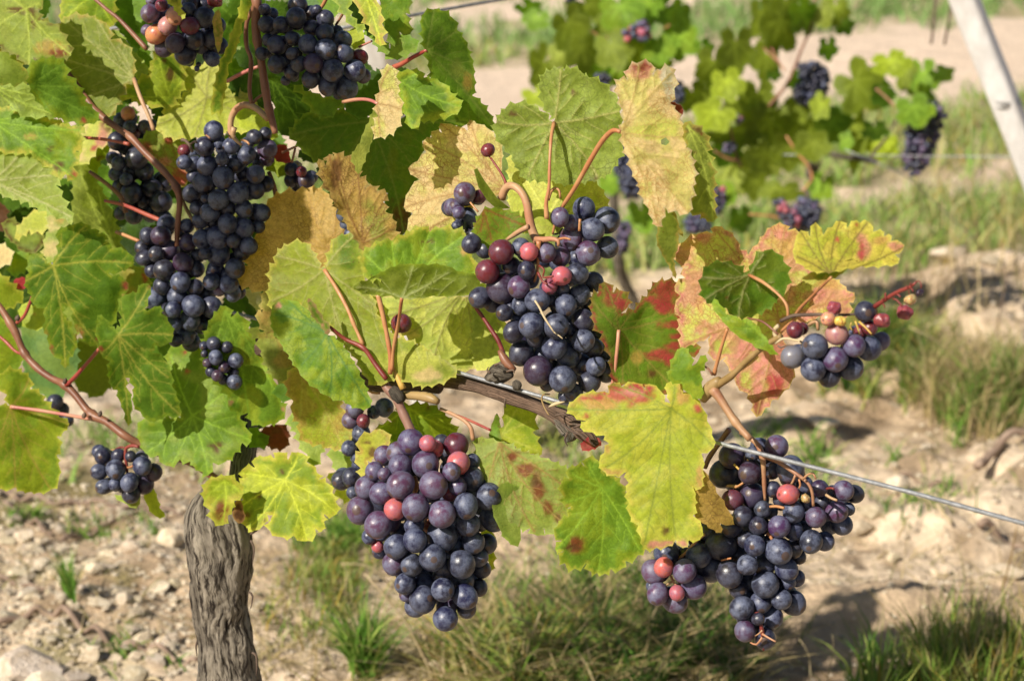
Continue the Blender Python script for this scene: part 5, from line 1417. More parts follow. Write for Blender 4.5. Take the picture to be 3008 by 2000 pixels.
L('Cp', 'C3', -2.2, 'gg', '600,170 710,150 715,105 792,110 832,192 902,215 985,330 1002,392 1052,522 1112,692 1060,742 980,782 960,826 880,832 840,862 790,856 750,846 720,792 640,832 590,822 580,792 545,772 570,712 515,702 560,642 510,612 560,502 600,482 620,422 573,407 570,352 555,262 610,232', c2='yg', b=.6, e='yel', ew=8, j=(825, 295), t=((610, 190), (572, 390), (520, 700), (800, 850), (1080, 720), (730, 115)), tilt=(.1, .1), bumps=1.4, sp=((660, 660, 60, 'rbr', 1, 1), (625, 690, 30, 'br', 2, .6), (600, 410, 16, 'och')), label='green leaf with a brown blotch between the two lower bunches')
L('Cq', 'C3', 1, 'pg', '-10,-30 140,-10 300,60 600,170 612,232 555,292 582,402 602,422 560,502 512,602 440,562 412,612 380,602 350,562 280,552 200,520 150,470 100,380 60,250 10,100', c2='grey', b=.4, net=((.22, .13, .05), .55), vcol=(.30, .20, .07), j=(150, 0), t=((560, 520), (600, 300), (390, 600), (80, 250)), side='l', tilt=(-.15, -.15), sp=((230, 90, 46, 'rbr', 1.2, 1), (320, 180, 60, 'rbr', 1, 1.1), (400, 310, 50, 'rbr', .9, 1.3), (470, 420, 40, 'rbr', .8, 1.3), (530, 500, 30, 'br'), (380, 250, 50, 'br', 1, 1)), label='pale leaf with a long brown streak right of the biggest bunch')
L('Cr', 'C3', .2, 'pg', '160,270 232,268 292,312 302,372 377,442 370,522 290,562 275,684 200,642 160,582 100,422', c2='gg', b=.4, tilt=(.3, .1), teeth=(4, 60))
L('Cs', 'C3', 3.5, 'yg', '40,570 112,592 108,700 104,842 78,782 40,700', e='yel', tilt=(.3, .1))
L('Ct', 'B2', 2.6, 'py', '880,600 952,600 1200,600 1482,610 1562,642 1642,692 1722,762 1746,902 1782,982 1760,1052 1682,1092 1622,1072 1562,1022 1520,1092 1450,1092 1382,1062 1292,1002 1182,922 1102,862 1002,832 942,782 900,682', c2='pg', b=.6, e='peach', ew=8, net=((.27, .27, .09), .6), j=(1490, 560), t=((1292, 1002), (1565, 1020), (1745, 960), (950, 740), (1110, 860)), side='l', tilt=(-.15, -.1), cv=0, vcol=(.24, .22, .07), bumps=1.5, sp=((1130, 850, 46, 'peach', 1.4, .8),), label='pale yellow green leaf lit behind the centre bunch')
L('Cu', 'B3', 4, 'py', '-20,680 150,690 222,900 240,1070 180,1040 60,1092 -20,1060', c2='pg', b=.6, tilt=LIT)
L('Cv', 'B2', -3, 'gg', '820,330 870,280 942,242 1012,240 1092,200 1130,178 1202,150 1262,182 1332,155 1422,165 1492,185 1490,272 1542,352 1577,442 1560,490 1402,460 1232,420 1092,420 962,470 862,500 818,430', c2='yg', b=.7, e='yel', ew=12, j=(1080, 600), t=((830, 330), (1010, 245), (1260, 185), (1490, 200), (1570, 440)), tilt=(0, -.35), bumps=1.7, sp=((1250, 250, 30, 'br', 1.6, .5), (1490, 310, 30, 'org')), label='folded green leaf in front of the centre bunch, upper half')
L('Cw', 'B2', -4, 'ol', '758,540 850,500 962,440 1082,395 1250,400 1342,400 1442,440 1572,470 1592,522 1632,528 1652,592 1602,632 1540,592 1440,602 1282,602 1102,622 1002,602 862,592 788,570', c2='lol', b=.6, e='yg', ew=8, j=(1080, 618), t=((770, 545), (1640, 570), (1150, 405), (1400, 440)), side='l', tilt=(0, .35), vcol=(.33, .36, .15), teeth=(4, 36))
L('Cx', 'B3', -2, 'gg', '-2,120 22,70 102,25 182,38 292,80 312,142 272,190 152,232 132,265 42,262 2,202 -20,150', c2='yg', b=.5, e='yg', ew=6, j=(40, 30), t=((310, 140), (100, 255), (20, 200)), tilt=(.2, .1), net=((.2, .1, .03), .6), vcol=(.25, .1, .03), label='small green leaf in front of the hooked stalk of the centre bunch')
L('Cy', 'A2', -2.4, 'ol', '1550,1118 1572,1108 1622,1192 1702,1302 1792,1372 1700,1376 1640,1322 1580,1232', c2='lol', teeth=None, tilt=(.3, .2))
L('Da', 'B2', 2, 'yg', '900,1480 1010,1430 1000,1380 1060,1370 1040,1330 1130,1320 1262,1320 1322,1352 1402,1442 1442,1502 1302,1572 1100,1572 1002,1602 900,1542', c2='gg', b=.6, e='br', ew=6, j=(1120, 1340), t=((905, 1490), (1440, 1500), (1150, 1560)), tilt=(.2, .15), sp=((1230, 1490, 20, 'br', 1.5, .6), (1250, 1340, 20, 'br')))
L('Db', 'B2', -1.5, 'yel', '768,1660 802,1622 790,1542 872,1502 952,1482 1002,1562 932,1622 852,1692 832,1782 808,1792 803,1732', c2='lyg', b=.7, e='och', ew=12, sp=((870, 1630, 40, 'br', 1, 1.2), (850, 1570, 26, 'br', 1.2, .6)), tilt=LIT, label='yellow leaf tucked into the left shoulder of the biggest bunch')
L('Dc', 'B3', 4, 'lyg', '195,1300 300,1290 362,1332 387,1422 372,1502 432,1642 372,1642 250,1592 160,1532 180,1452', c2='gg', b=.6, e='br', ew=5, j=(165, 1515), t=((300, 1300), (380, 1420), (420, 1630)), tilt=(.0, .0), vcol=(.4, .42, .08))
L('Dd', 'B3', 3.6, 'gg', '90,1482 134,1372 152,1432 162,1522 152,1572 88,1562', e='br', ew=8, tilt=FLAT, teeth=(3, 30))
L('De', 'B3', .2, 'red', '688,1602 700,1560 762,1528 822,1562 802,1592 722,1622', c2='pink', teeth=(4, 24), tilt=FLAT, label='small crimson leaf below the cordon end')
L('Df', 'A2', 5, 'red', '228,970 300,950 322,972 346,1072 250,1062', teeth=(3, 26), tilt=FLAT, c2='rbr', label='dark red leaf right of the long dark bunch')
L('Dg', 'A2', 6, 'yg', '180,1080 262,1050 332,1092 332,1152 230,1132', tilt=FLAT)
L('Dh', 'A2', 6.5, 'lyg', '-10,740 80,735 162,802 252,872 262,905 200,890 140,850 120,900 60,860 0,800', c2='pg', tilt=LIT)
# -- leaves deeper in the vine, shade put into their dark greens
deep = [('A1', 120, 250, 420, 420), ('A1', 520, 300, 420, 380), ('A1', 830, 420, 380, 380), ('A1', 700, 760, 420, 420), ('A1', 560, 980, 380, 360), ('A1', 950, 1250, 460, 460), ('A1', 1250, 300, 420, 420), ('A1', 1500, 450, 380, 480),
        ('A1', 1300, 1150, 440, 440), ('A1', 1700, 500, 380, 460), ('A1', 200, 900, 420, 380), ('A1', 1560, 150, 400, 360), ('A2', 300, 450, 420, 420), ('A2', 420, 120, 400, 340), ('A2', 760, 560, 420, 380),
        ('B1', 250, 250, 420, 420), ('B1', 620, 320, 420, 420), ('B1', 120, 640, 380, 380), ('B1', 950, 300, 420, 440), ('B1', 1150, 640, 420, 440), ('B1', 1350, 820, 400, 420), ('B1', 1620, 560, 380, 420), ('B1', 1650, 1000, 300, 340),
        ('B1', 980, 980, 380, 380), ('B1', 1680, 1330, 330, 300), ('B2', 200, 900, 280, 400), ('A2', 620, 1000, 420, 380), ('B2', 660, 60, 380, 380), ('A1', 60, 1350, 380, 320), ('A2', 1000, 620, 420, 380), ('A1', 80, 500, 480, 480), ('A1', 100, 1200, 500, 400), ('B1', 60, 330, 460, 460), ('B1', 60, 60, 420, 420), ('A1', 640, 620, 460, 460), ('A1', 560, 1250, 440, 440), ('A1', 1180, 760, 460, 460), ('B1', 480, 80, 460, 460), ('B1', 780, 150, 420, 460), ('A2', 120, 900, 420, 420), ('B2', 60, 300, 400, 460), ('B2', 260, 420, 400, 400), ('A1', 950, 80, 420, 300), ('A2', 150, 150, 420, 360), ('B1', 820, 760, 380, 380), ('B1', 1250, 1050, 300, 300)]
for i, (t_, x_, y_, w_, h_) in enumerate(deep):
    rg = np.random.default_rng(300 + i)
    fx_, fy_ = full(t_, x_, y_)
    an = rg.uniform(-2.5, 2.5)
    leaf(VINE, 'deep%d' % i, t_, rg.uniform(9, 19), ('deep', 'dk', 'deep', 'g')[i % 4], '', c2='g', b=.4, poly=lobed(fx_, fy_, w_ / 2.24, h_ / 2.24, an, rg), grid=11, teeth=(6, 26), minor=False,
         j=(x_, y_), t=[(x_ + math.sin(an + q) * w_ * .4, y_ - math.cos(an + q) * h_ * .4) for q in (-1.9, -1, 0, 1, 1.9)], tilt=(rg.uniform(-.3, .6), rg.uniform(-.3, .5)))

# -- the shoots go on above the picture: unseen leaves added there to throw dappled shade on the upper left
for i, (tx_, ty_, t_) in enumerate([(780, 90, .16), (850, 180, .20), (730, 220, .19), (890, 60, .16), (560, 470, .32), (610, 400, .30), (620, 540, .34), (560, 640, .37),
                                    (560, 720, .42), (430, 560, .36), (400, 470, .31), (600, 60, .14), (480, 640, .40), (640, 900, .52), (560, 980, .56)]):
    rg = np.random.default_rng(700 + i)
    cxp, cyp, dd_ = tx_ - t_ * .62 / (K * 1.2), ty_ - t_ * .41 / (K * 1.2), row(tx_, ty_) - .67 * t_
    if cyp > -190: cyp = -190
    sz = rg.uniform(230, 330)
    leaf(VINE, 'high%d' % i, 'F', 0, ('gg', 'g', 'yg')[i % 3], '', c2='yg', b=.3, poly=lobed(cxp, cyp, sz, sz * .9, rg.uniform(-3, 3), rg), grid=18, depth=dd_, minor=False, tilt=(rg.uniform(-.5, .1), rg.uniform(-.5, .1)))

# ------------------------------------------------------------------ canes, petioles, stalks of the near vine
def Sx(name, tile, text, r, mat, dz=0, **k): return stem(VINE, name, tile, text, r, mat, dz, **k)


Sx('cane', 'B1', '-60,600 10,690 60,770 100,840 165,985 250,1080 340,1145 425,1185 500,1260 600,1382 700,1430 820,1520 930,1582 1060,1640 1250,1700 1420,1800', (25, 27, 26, 27, 28, 28, 26), 'cane', -2.5, nodes=((80, 775, .45), (162, 985, .4), (428, 1185, .45), (602, 1385, .5)), sides=12, d=[0] * 12 + [.8, 1.5, 2.5, 3])
Sx('petiole', 'B1', '112,780 160,735 185,680 212,612', (16, 13), 'red', -2.6)
Sx('petiole', 'B1', '-40,840 40,905 100,965 158,990', (11, 14), 'red', -2.6)
Sx('petiole', 'B1', '435,1190 480,1150 560,1060 660,942', (17, 14), 'red', -2.8)
Sx('petiole', 'B1', '70,1332 180,1345 300,1362 440,1385 560,1405 605,1408', (15, 13, 17), 'pink', -2.8, j0='Vb')
for x_, y_ in ((118, 745), (430, 1160), (555, 1385), (660, 1375)):
    Sx('bud', 'B1', '%d,%d %d,%d %d,%d' % (x_ - 6, y_ + 16, x_, y_, x_ + 3, y_ - 16), (15, 17, 6), 'dark', -3.6)
Sx('cane', 'A1', '380,380 440,470 560,640 650,750 760,835 860,905 950,1000 1080,1130 1160,1232 1182,1330 1172,1450 1165,1560 1165,1620', (16, 24, 24, 26, 24, 20, 18), 'cane', -.5, sides=10, nodes=((850, 915, .35), (1165, 1235, .4), (640, 745, .25)))
Sx('cane', 'A1', '1180,1240 1205,1330 1262,1440 1330,1560', (15, 12), 'olive', 0.5)
Sx('petiole', 'A1', '535,905 620,912 700,920 800,938 850,950', (12, 12, 15), 'red', -1)
Sx('petiole', 'A1', '590,1130 660,1180 720,1225 800,1305 830,1400', (14, 18), 'cane', 1.5)
Sx('petiole', 'A1', '690,1322 780,1340 850,1362 960,1410 1060,1452', (13, 15), 'red', .5)
Sx('petiole', 'B1', '765,182 840,212 920,245', (14, 13), 'orange', .5)
Sx('petiole', 'A1', '882,522 905,590 932,660 980,770 1012,858', (17, 15), 'stalk', 0, j0='Gx')
Sx('petiole', 'A1', '620,-10 700,62 780,125 880,230 965,325', (14, 17), 'cane', 1.5)
Sx('shoot', 'A1', '1660,-40 1690,20 1682,150 1692,270 1718,400 1742,560 1765,700 1792,800 1812,880', (32, 34, 32, 30, 34, 30, 24), 'cane', -2, sides=12, nodes=((1690, 275, .35), (1765, 720, .25)))
Sx('shoot', 'A1', '1690,0 1655,80 1622,160 1622,300 1652,400 1642,580 1655,690', (17, 18, 17, 15), 'cane', -1.2)
Sx('petiole', 'A1', '1495,535 1580,490 1640,462 1700,440', (15, 13), 'pink', 1)
Sx('peduncle', 'A1', '1530,910 1518,850 1520,790 1545,730 1585,698 1630,692 1690,718 1765,785', (30, 24, 25, 24, 22), 'stalk', -1.2, sides=10)
Sx('tendril', 'A1', '1660,690 1690,650 1760,605', (12, 11), 'cane', -.5)
Sx('petiole', 'A2', '530,75 560,30 595,-40', (14, 15), 'orange', 1.5)
Sx('petiole', 'A2', '640,170 672,120 700,70', (9, 9), 'cane', 2)
Sx('petiole', 'A2', '1240,332 1150,378 1080,420 1020,446', (14, 18), 'red', 2.5, j0='Ba')
Sx('petiole', 'A2', '690,672 760,658 830,655 880,665 918,684', (13, 14), 'pink', -1.5, j1='Bh')
Sx('petiole', 'A2', '795,312 840,290 880,272', (9, 8), 'pink', 3)
Sx('petiole', 'A2', '290,1005 350,978 400,955', (10, 9), 'cane', 3.5)
Sx('petiole', 'A2', '352,1070 365,1020 375,975', (8, 8), 'cane', 4)
Sx('shoot', 'A2', '200,1130 235,1230 250,1300', (18, 20), 'cane', 4)
Sx('petiole', 'A3', '510,812 492,900 482,1050 476,1240 458,1330 462,1440', (16, 14, 12, 16, 20), 'orange', -3, j0='Ca')
Sx('tendril', 'A3', '472,1318 492,1258 520,1238 545,1258 550,1305', (13, 11, 8), 'orange', -.5)
Sx('petiole', 'A3', '946,868 905,858 865,885 815,945 740,1070 650,1230 575,1345 530,1420 500,1540', (17, 20, 19, 18, 15, 8), 'orange', -1.5, j0='Cc')
Sx('peduncle', 'G1', '405,150 425,95 455,62 500,68 548,115 580,190 598,290 618,370 655,450', (32, 30, 30, 28, 30, 32, 36), 'stalk', -1.2, sides=12)
Sx('tendril', 'A2', '1660,1040 1690,1082 1735,1150 1755,1190 1770,1240', (7, 8, 10, 14), 'dred', -.5)
Sx('petiole', 'B2', '568,432 650,560 720,690 765,800 822,925', (14, 13, 15), 'orange', -2, j0='Zb', nodes=((762, 770, .3),))
Sx('petiole', 'B2', '602,806 700,885 822,945 900,1050 975,1150', (13, 15, 20), 'dred', -2.4, j0='Aa', nodes=((825, 940, .3),))
Sx('petiole', 'B2', '918,590 950,720 982,880 1002,1010 1000,1115', (19, 19, 18), 'orange', -2.2)
Sx('petiole', 'B2', '1076,618 1052,790 1022,950 1010,1095', (13, 13, 15), 'orange', -2.8, j0='Cw')
Sx('spur', 'B2', '1000,1000 1038,1110 1060,1160 1085,1215', (10, 20, 24), 'yellow', -1.6)
Sx('spur', 'B2', '975,1140 965,1190 1000,1230 1050,1270', (22, 32, 44), 'purple', -1.5, sides=10)
Sx('spur', 'B2', '1010,1215 1045,1255 1075,1300', (34, 52, 36), M_BARK, -1.8, sides=12)
Sx('spur', 'B2', '1070,1255 1140,1258 1200,1262 1265,1275 1315,1300', (30, 32, 34, 40, 26), 'olive', -1, sides=12)
Sx('petiole', 'B2', '838,1212 880,1238 930,1242', (8, 10), 'orange', -1.6)
Sx('peduncle', 'B2', '1045,1280 1075,1355 1110,1430 1150,1520 1190,1600', (38, 34, 34, 40, 36), 'purple', -1.8, sides=10)
Sx('tendril', 'B2', '1330,1345 1420,1385 1490,1425 1530,1470 1545,1550', (14, 15, 17, 18), 'stalk', 0)
Sx('petiole', 'B2', '1370,1365 1500,1412 1660,1485', (10, 10), 'red', 1)
Sx('petiole', 'B2', '1550,665 1600,730 1660,820 1712,900 1745,985', (15, 16, 18), 'dred', 0.5)
Sx('spur', 'B3', '150,960 175,1005 205,1050 250,1090', (18, 30, 32, 20), 'cane', -.6, sides=10)
Sx('petiole', 'B3', '935,828 930,900 920,1000 905,1120 882,1240', (14, 15, 15), 'pink', 0, j0='Cg')
Sx('spur', 'B3', '1490,1290 1530,1220 1575,1180 1600,1150', (26, 48, 46, 26), 'olive', -1, sides=12)
Sx('cane', 'B3', '1560,1205 1680,1125 1790,1020 1900,930 2005,868', (30, 26, 24, 22), 'olive', -1, sides=10)
Sx('petiole', 'B3', '1562,1120 1580,1050 1608,950 1650,818', (17, 13), 'orange', -.5)
Sx('tendril', 'B3', '1490,1062 1525,1082 1552,1125', (6, 7), 'cane', -1)
Sx('cane', 'B3', '1555,1215 1600,1275 1645,1345 1705,1435 1760,1500 1800,1545', (40, 31, 26, 26, 24), 'tanred', -1.2, sides=12, nodes=((1700, 1435, .3),))
Sx('petiole', 'B4', '0,466 50,490 110,525 200,600 250,670 258,760', (12, 12, 11), 'orange', .2, j0='Ci')
Sx('petiole', 'B4', '542,480 430,590 332,690 290,760 215,835', (10, 12, 13), 'orange', -.5, j0='Ck')
Sx('petiole', 'B4', '-10,752 60,762 110,785 190,855', (9, 9), 'cane', -1)
# the single dark berry hanging in front of the pale leaf, and the one on the long tendril, belong to bunches further down

# ------------------------------------------------------------------ bunches on the near vine
b1 = bunch('G1', '200,460,66,d 310,650,80,R 405,515,88,R 595,515,64,r 708,520,74,p 812,548,68,p 805,275,66,p 880,315,55,p 972,218,78,b 1128,298,88,b 1030,360,81,b 885,420,83,p 1130,485,75,b 997,525,83,p 818,680,68,r 735,750,55,r 525,757,78,p '
           '650,850,84,b 780,1025,87,b 610,1018,84,b 535,885,64,b 845,882,77,b 940,810,74,b 925,665,72,b 1035,722,67,b 825,1390,95,b 660,1330,100,u 540,1210,85,d 765,1165,85,b 865,1225,83,b 690,1225,76,b 965,1125,75,b 965,985,78,d 1040,1170,64,d '
           '1125,1190,69,b 960,1290,73,b 1055,1300,67,b 1125,1340,71,d 1010,1410,69,d 490,1062,75,d 410,765,100,u 470,610,66,d 535,480,62,b 870,1035,66,b 425,935,58,d 510,975,42,b 1055,1085,50,d 720,1425,50,d 900,1480,66,b 840,1505,48,b 1000,870,54,d '
           '575,640,62,d 590,690,60,b 820,770,52,b 740,850,44,d 260,830,75,d 350,860,70,d 640,1105,66,d 470,900,50,d', 'big dark bunch above the cordon with one glossy dark red grape near its top', dz=-1)
bunch('G1', '150,112,79,p 95,212,54,p 165,290,76,b 250,135,50,R 62,208,58,p 112,245,44,p 95,335,34,b 205,400,40,d', 'small loose side bunch of purple grapes left of the hooked stalk', dz=0)
b2 = bunch('G2', '688,580,97,p 568,725,95,p 472,575,89,p 635,440,93,p 745,770,92,p 430,738,72,r 200,748,92,p 320,840,89,p 810,490,63,p 855,430,76,r 840,312,83,R 535,290,86,p 465,450,79,p 460,368,83,p 345,632,78,p 245,592,77,p 1058,655,92,b 905,715,83,b 1090,795,94,b '
           '360,380,69,p 295,485,62,p 360,505,46,p 680,1060,92,b 545,1108,75,b 880,1105,91,b 425,1100,78,p 440,985,82,b 565,945,76,b 745,915,102,b 560,845,69,b 400,820,72,p 670,845,56,o 850,585,60,p 920,840,79,b 940,535,82,b 795,635,48,r 750,1275,75,b 900,1320,83,b 615,1340,89,b '
           '880,1220,81,b 955,960,74,b 830,985,64,b 925,905,58,p 615,1235,78,b 768,1470,82,b 775,1395,69,p 570,1385,72,b 910,1400,66,d 500,1235,70,b 650,300,56,r 690,335,62,r 990,1060,64,b 1045,970,66,d 1010,1140,64,d 990,1260,60,d 1035,550,52,b 950,420,52,b 740,290,50,d '
           '760,1130,60,d 600,1180,62,b 460,890,62,d 260,920,52,b 315,985,42,r 330,1020,50,b 510,1310,48,p 730,1180,52,d 480,1160,50,b', 'biggest bunch, hanging lowest in the middle with a bright pink grape on its front', dz=-2.5, deep=.85)
bunch('G2', '165,70,59,p 140,145,60,p 220,150,44,R 360,60,63,b 290,90,46,b 205,235,62,b 180,300,58,b 125,330,53,b 140,525,63,d 75,545,69,d 185,400,42,b 185,445,42,b 150,630,42,b 215,610,50,b 205,520,50,d', 'loose bunch peeping out behind the left shoulder of the biggest bunch', dz=1.3, back=.4)
b3 = bunch('G3', '1072,435,73,r 1465,412,73,p 1415,558,79,p 1270,600,73,p 1110,562,79,b 1296,395,61,u 892,542,60,b 1008,665,80,p 1005,840,94,b 835,800,76,b 910,1075,93,b 905,930,82,b 785,935,75,b 1060,965,79,b 1235,770,85,b 745,1240,83,b 878,1200,77,b 1025,1180,75,b 1110,1205,87,b 955,1305,81,b 770,1405,74,p 910,1460,77,d '
           '805,285,83,u 675,165,91,u 615,290,97,d 680,478,77,R 818,445,87,u 990,100,83,p 860,660,69,d 1110,690,66,b 1450,650,73,b 1330,770,67,b 1540,435,67,d 1090,260,100,b 870,110,72,b 820,150,52,b 1190,370,62,b 965,400,56,d 1015,480,52,d 1310,490,56,d 1200,500,52,d 960,270,60,d 750,590,72,d 680,660,82,d 600,790,110,d 655,1000,93,d '
           '720,1110,67,d 1070,1060,57,b 1130,1030,62,b 795,1065,62,b 775,760,60,d 760,1320,52,d 860,1320,46,d 1110,830,62,d 1150,880,50,d 710,860,72,d 805,188,31,k 1165,288,29,k 1198,468,33,k 1500,540,45,b 930,780,50,d 1180,680,55,d', 'long loose bunch crossed by the wire at right, with bare stalk ends at its tip', dz=3.2, deep=.6)
b3b = bunch('G3', '438,870,85,b 192,952,67,r 338,980,81,p 120,985,85,p 285,1135,55,r 150,1140,79,p 525,960,98,b 405,1090,90,p 270,1195,85,p 210,850,93,b 105,1085,38,b 500,690,72,d 330,860,52,d 430,760,60,d', 'small cluster with two pink grapes under the largest yellow leaf', dz=-1.5)
b4 = bunch('G4', '555,100,61,b 495,205,66,d 670,200,55,b 770,258,59,b 820,140,47,d 893,120,43,d 905,220,65,p 612,285,45,b 700,315,63,b 515,325,66,b 830,385,61,b 480,440,69,b 617,408,73,b 715,508,71,b 585,550,68,b 595,180,42,b 358,308,49,b 428,308,46,b 360,228,42,R 645,712,64,b 755,615,61,b 530,640,63,b 755,742,65,b 580,800,71,b '
           '585,915,73,b 480,810,62,b 785,858,58,b 695,1005,65,b 655,1105,63,b 540,1090,57,b 565,1010,58,b 870,640,57,b 905,285,46,p 415,515,62,d 440,610,44,d 470,690,54,b 555,700,42,d 650,610,52,d 750,380,46,d 830,490,62,d 685,825,46,d 740,900,52,d 500,910,42,d 590,1145,41,p 680,1170,52,b 850,730,42,b 500,545,32,d 900,450,52,d 420,400,42,d 720,1160,44,d', 'long dark blue bunch hanging from the thick hooked stalk at left', dz=1)
bunch('G4', '380,725,49,b 205,790,66,u 262,885,68,u 350,968,64,u 228,1015,68,d 335,1095,66,b 315,1190,66,b 420,1250,72,b 285,1275,57,b 400,1348,67,b 370,1445,64,b 290,1370,52,b 245,710,57,d 385,835,58,u 120,790,59,d 85,870,52,d 175,910,52,d 100,935,54,d 145,1020,44,d 215,1120,57,d 175,1200,72,b 430,1130,57,d 440,1010,52,d 450,920,46,d '
      '475,1380,57,d 405,1490,60,d 540,1260,72,d 510,1170,62,d 305,1475,46,d 250,1270,42,d 560,1330,50,d', 'dark bunch with glossy plum grapes, lower left of the long dark blue bunch', dz=-.5)
bunch('G9', '580,700,168,b 1040,780,168,b 1010,1270,174,b 540,390,163,d 840,470,133,d 620,1120,133,u 780,930,142,u 310,440,107,d 320,620,82,d 390,830,112,u 460,1030,122,d 740,1210,122,d 1000,1050,112,d', 'very small dark bunch lying on a long green leaf below the dark bunches', dz=-.8)
bunch('G5', '1190,1045,174,b 1525,1050,160,b 1100,740,157,b 1370,800,137,b 1415,1320,167,b 1345,600,137,b 1125,1290,142,b 910,945,140,u 830,660,150,b 1080,500,137,d 655,265,147,d 880,420,122,d 1090,280,127,d 1605,850,114,R 1650,1130,112,p 690,960,114,d 870,1180,132,d 590,1080,117,d 370,960,142,d 590,570,107,d 370,670,147,d 600,800,97,d 430,370,117,d '
      '680,90,147,d 220,370,127,d 880,210,122,d 1120,420,102,d 1270,470,92,d 1280,1400,82,d 190,150,92,d 240,600,92,d 960,150,72,d 500,1200,72,d 150,800,100,d', 'dark bunch at the top right of the brown upright shoot', dz=0)
bunch('G6', '995,350,202,y 830,560,202,y 590,740,225,o 450,300,208,p 640,300,170,p 990,940,217,u 380,660,122,p 1310,560,192,R 480,30,112,p 700,120,142,R 1400,850,232,d 1280,230,172,d 1620,380,222,d 1210,1180,242,d 760,1030,202,u 1850,20,152,s 1300,60,202,d 1780,850,202,d 1800,1290,152,b 1900,560,182,d 1600,100,152,d 1560,1000,182,d 1300,1340,102,d 1950,1000,182,d 1460,1490,60,b',
      'bunch at the top left with yellow, orange and lilac grapes among dark ones', dz=-1)
bunch('A1', '843,748,48,o 793,790,47,b 950,835,44,u 855,835,42,b 870,870,52,R 780,1075,47,b 760,1145,47,b 830,1180,42,b 770,930,62,d 740,1040,42,d 830,960,62,d 900,1040,72,d 950,1130,62,d 860,1270,67,d 1060,1330,70,d 1000,1240,62,d 940,1320,52,d 830,1340,52,d 990,1400,62,d 880,1420,57,d 1080,1200,62,d 870,1130,57,d 790,1230,52,d 1040,1020,52,d '
      '800,1400,47,d 920,940,52,d 1080,1440,52,d 1000,830,40,d', 'shaded dark bunch behind a cane with one orange grape on top', dz=5)
b7 = bunch('G7', '885,810,142,y 770,610,96,y 600,970,166,b 860,1140,167,p 1110,960,147,p 1310,1000,162,b 1060,1250,172,b 580,1270,157,b 1260,520,141,d 1460,905,122,p 300,1110,152,g 1780,530,97,s 1855,360,72,k 1975,270,48,q 1480,630,100,s 340,760,112,R 430,740,82,R 850,470,92,s 1320,730,102,R 1200,780,92,R 790,1370,142,d 930,640,70,k 700,1100,60,d 1000,1000,70,d', 'small bunch with pink and yellow grapes and a bare stalk tip pointing right', dz=-1, back=.3)
bunch('G8', '640,770,210,b 1190,700,205,b 930,1040,192,b 620,1080,122,b 400,1130,165,b 370,500,178,d 300,820,170,b 290,400,150,b 1430,830,180,u 1230,1080,205,u 960,1280,190,d 700,480,140,d 950,500,120,d 1180,520,140,g 800,1150,120,d 650,1130,100,d', 'small bunch hanging alone left of the trunk', dz=-2, back=.35)
bunch('A2', '350,1115,46,d 415,1130,36,R 385,1090,31,k 440,1190,62,u 350,1185,47,d 480,1165,42,d 400,1230,50,d', 'dark reddish bunch half hidden behind the tan leaf', dz=6)
bunch('A2', '690,1410,48,b 715,1480,48,b 740,1540,44,b 700,1540,40,d', 'few blue grapes showing between the two tan leaves', dz=4)
bunch('B1', '360,1300,52,d 405,1350,47,d 440,1420,42,d 390,1420,40,d 330,1360,40,d', 'shaded dark bunch behind the yellow green leaf at the lower left', dz=9)
bs = bunch('B2', '1072,782,65,R', 'single dark red berry hanging in front of a pale leaf', dz=0, back=0, name='grape_berry'); bs['category'] = 'grape'
stem(bs, 'stalk', 'B2', '1066,690 1070,720 1072,740', 4, 'dred', .3)
bs = bunch('A2', '1642,988,46,R', 'single small red berry on a curled tendril above the loose side bunch', dz=-.5, back=0, name='grape_berry'); bs['category'] = 'grape'
stem(bs, 'stalk', 'A2', '1645,1020 1655,1035 1668,1050', 6, 'dred', -.5)
# stalks that show in the bunches
K1 = lambda b, tile, t, r, m, dz, **k: stem(b, 'stalk', tile, t, r, m, dz + (3.5 if b is b3 else 0), **k)
K1(b1, 'G1', '440,432 480,405 535,370 590,342', (14, 20, 22), 'stalk', -2.5)
K1(b1, 'G1', '640,430 700,430 750,425 795,438 795,475', (26, 22, 18, 10), 'stalk', -3)
K1(b1, 'G1', '660,440 662,520 655,600 650,660 630,720', (20, 14, 12, 10), 'orange', -3.4)
K1(b1, 'G1', '665,610 700,640 690,690 760,682', (9, 8, 8), 'dred', -4)
K1(b1, 'G1', '655,655 690,720 720,735', (10, 7), 'dred', -4)
K1(b1, 'G1', '945,290 942,330 940,372', (11, 10), 'orange', -2.5)
K1(b1, 'G1', '795,430 840,420 880,430', (12, 8), 'orange', -2)
K1(b1, 'G1', '635,850 665,895 700,965 735,1020 765,1065', (7, 9, 6), 'straw', -6.4)
K1(b1, 'G1', '765,1065 800,1090 825,1110', (5, 4), 'straw', -6)
K1(b1, 'G1', '190,175 215,205 245,240', (8, 8), 'orange', -.5)
K1(b2, 'G2', '560,520 575,590 560,620', (22, 22), 'orange', -3)
K1(b3, 'G3', '740,-5 800,35 860,90 890,170 900,260 905,400 910,480', (24, 22, 24, 22, 16, 12), 'tanred', -2, sides=12)
K1(b3, 'G3', '880,140 930,175 1000,205 1080,255 1140,300 1190,335 1225,375 1245,430 1252,520', (22, 18, 17, 14, 12, 11), 'tanred', -2.6, sides=10)
K1(b3, 'G3', '655,-20 600,55 550,125 510,185 485,250', (22, 20, 18), 'purple', -1)
K1(b3, 'G3', '505,315 560,345 620,370 725,385', (15, 14, 12), 'stalk', -2)
K1(b3, 'G3', '1180,330 1210,300 1250,288 1270,330', (10, 9, 7), 'stalk', -3)
K1(b3, 'G3', '1125,300 1110,340 1095,365', (9, 8), 'stalk', -3); K1(b3, 'G3', '1150,330 1160,370 1150,395', (9, 7), 'orange', -3)
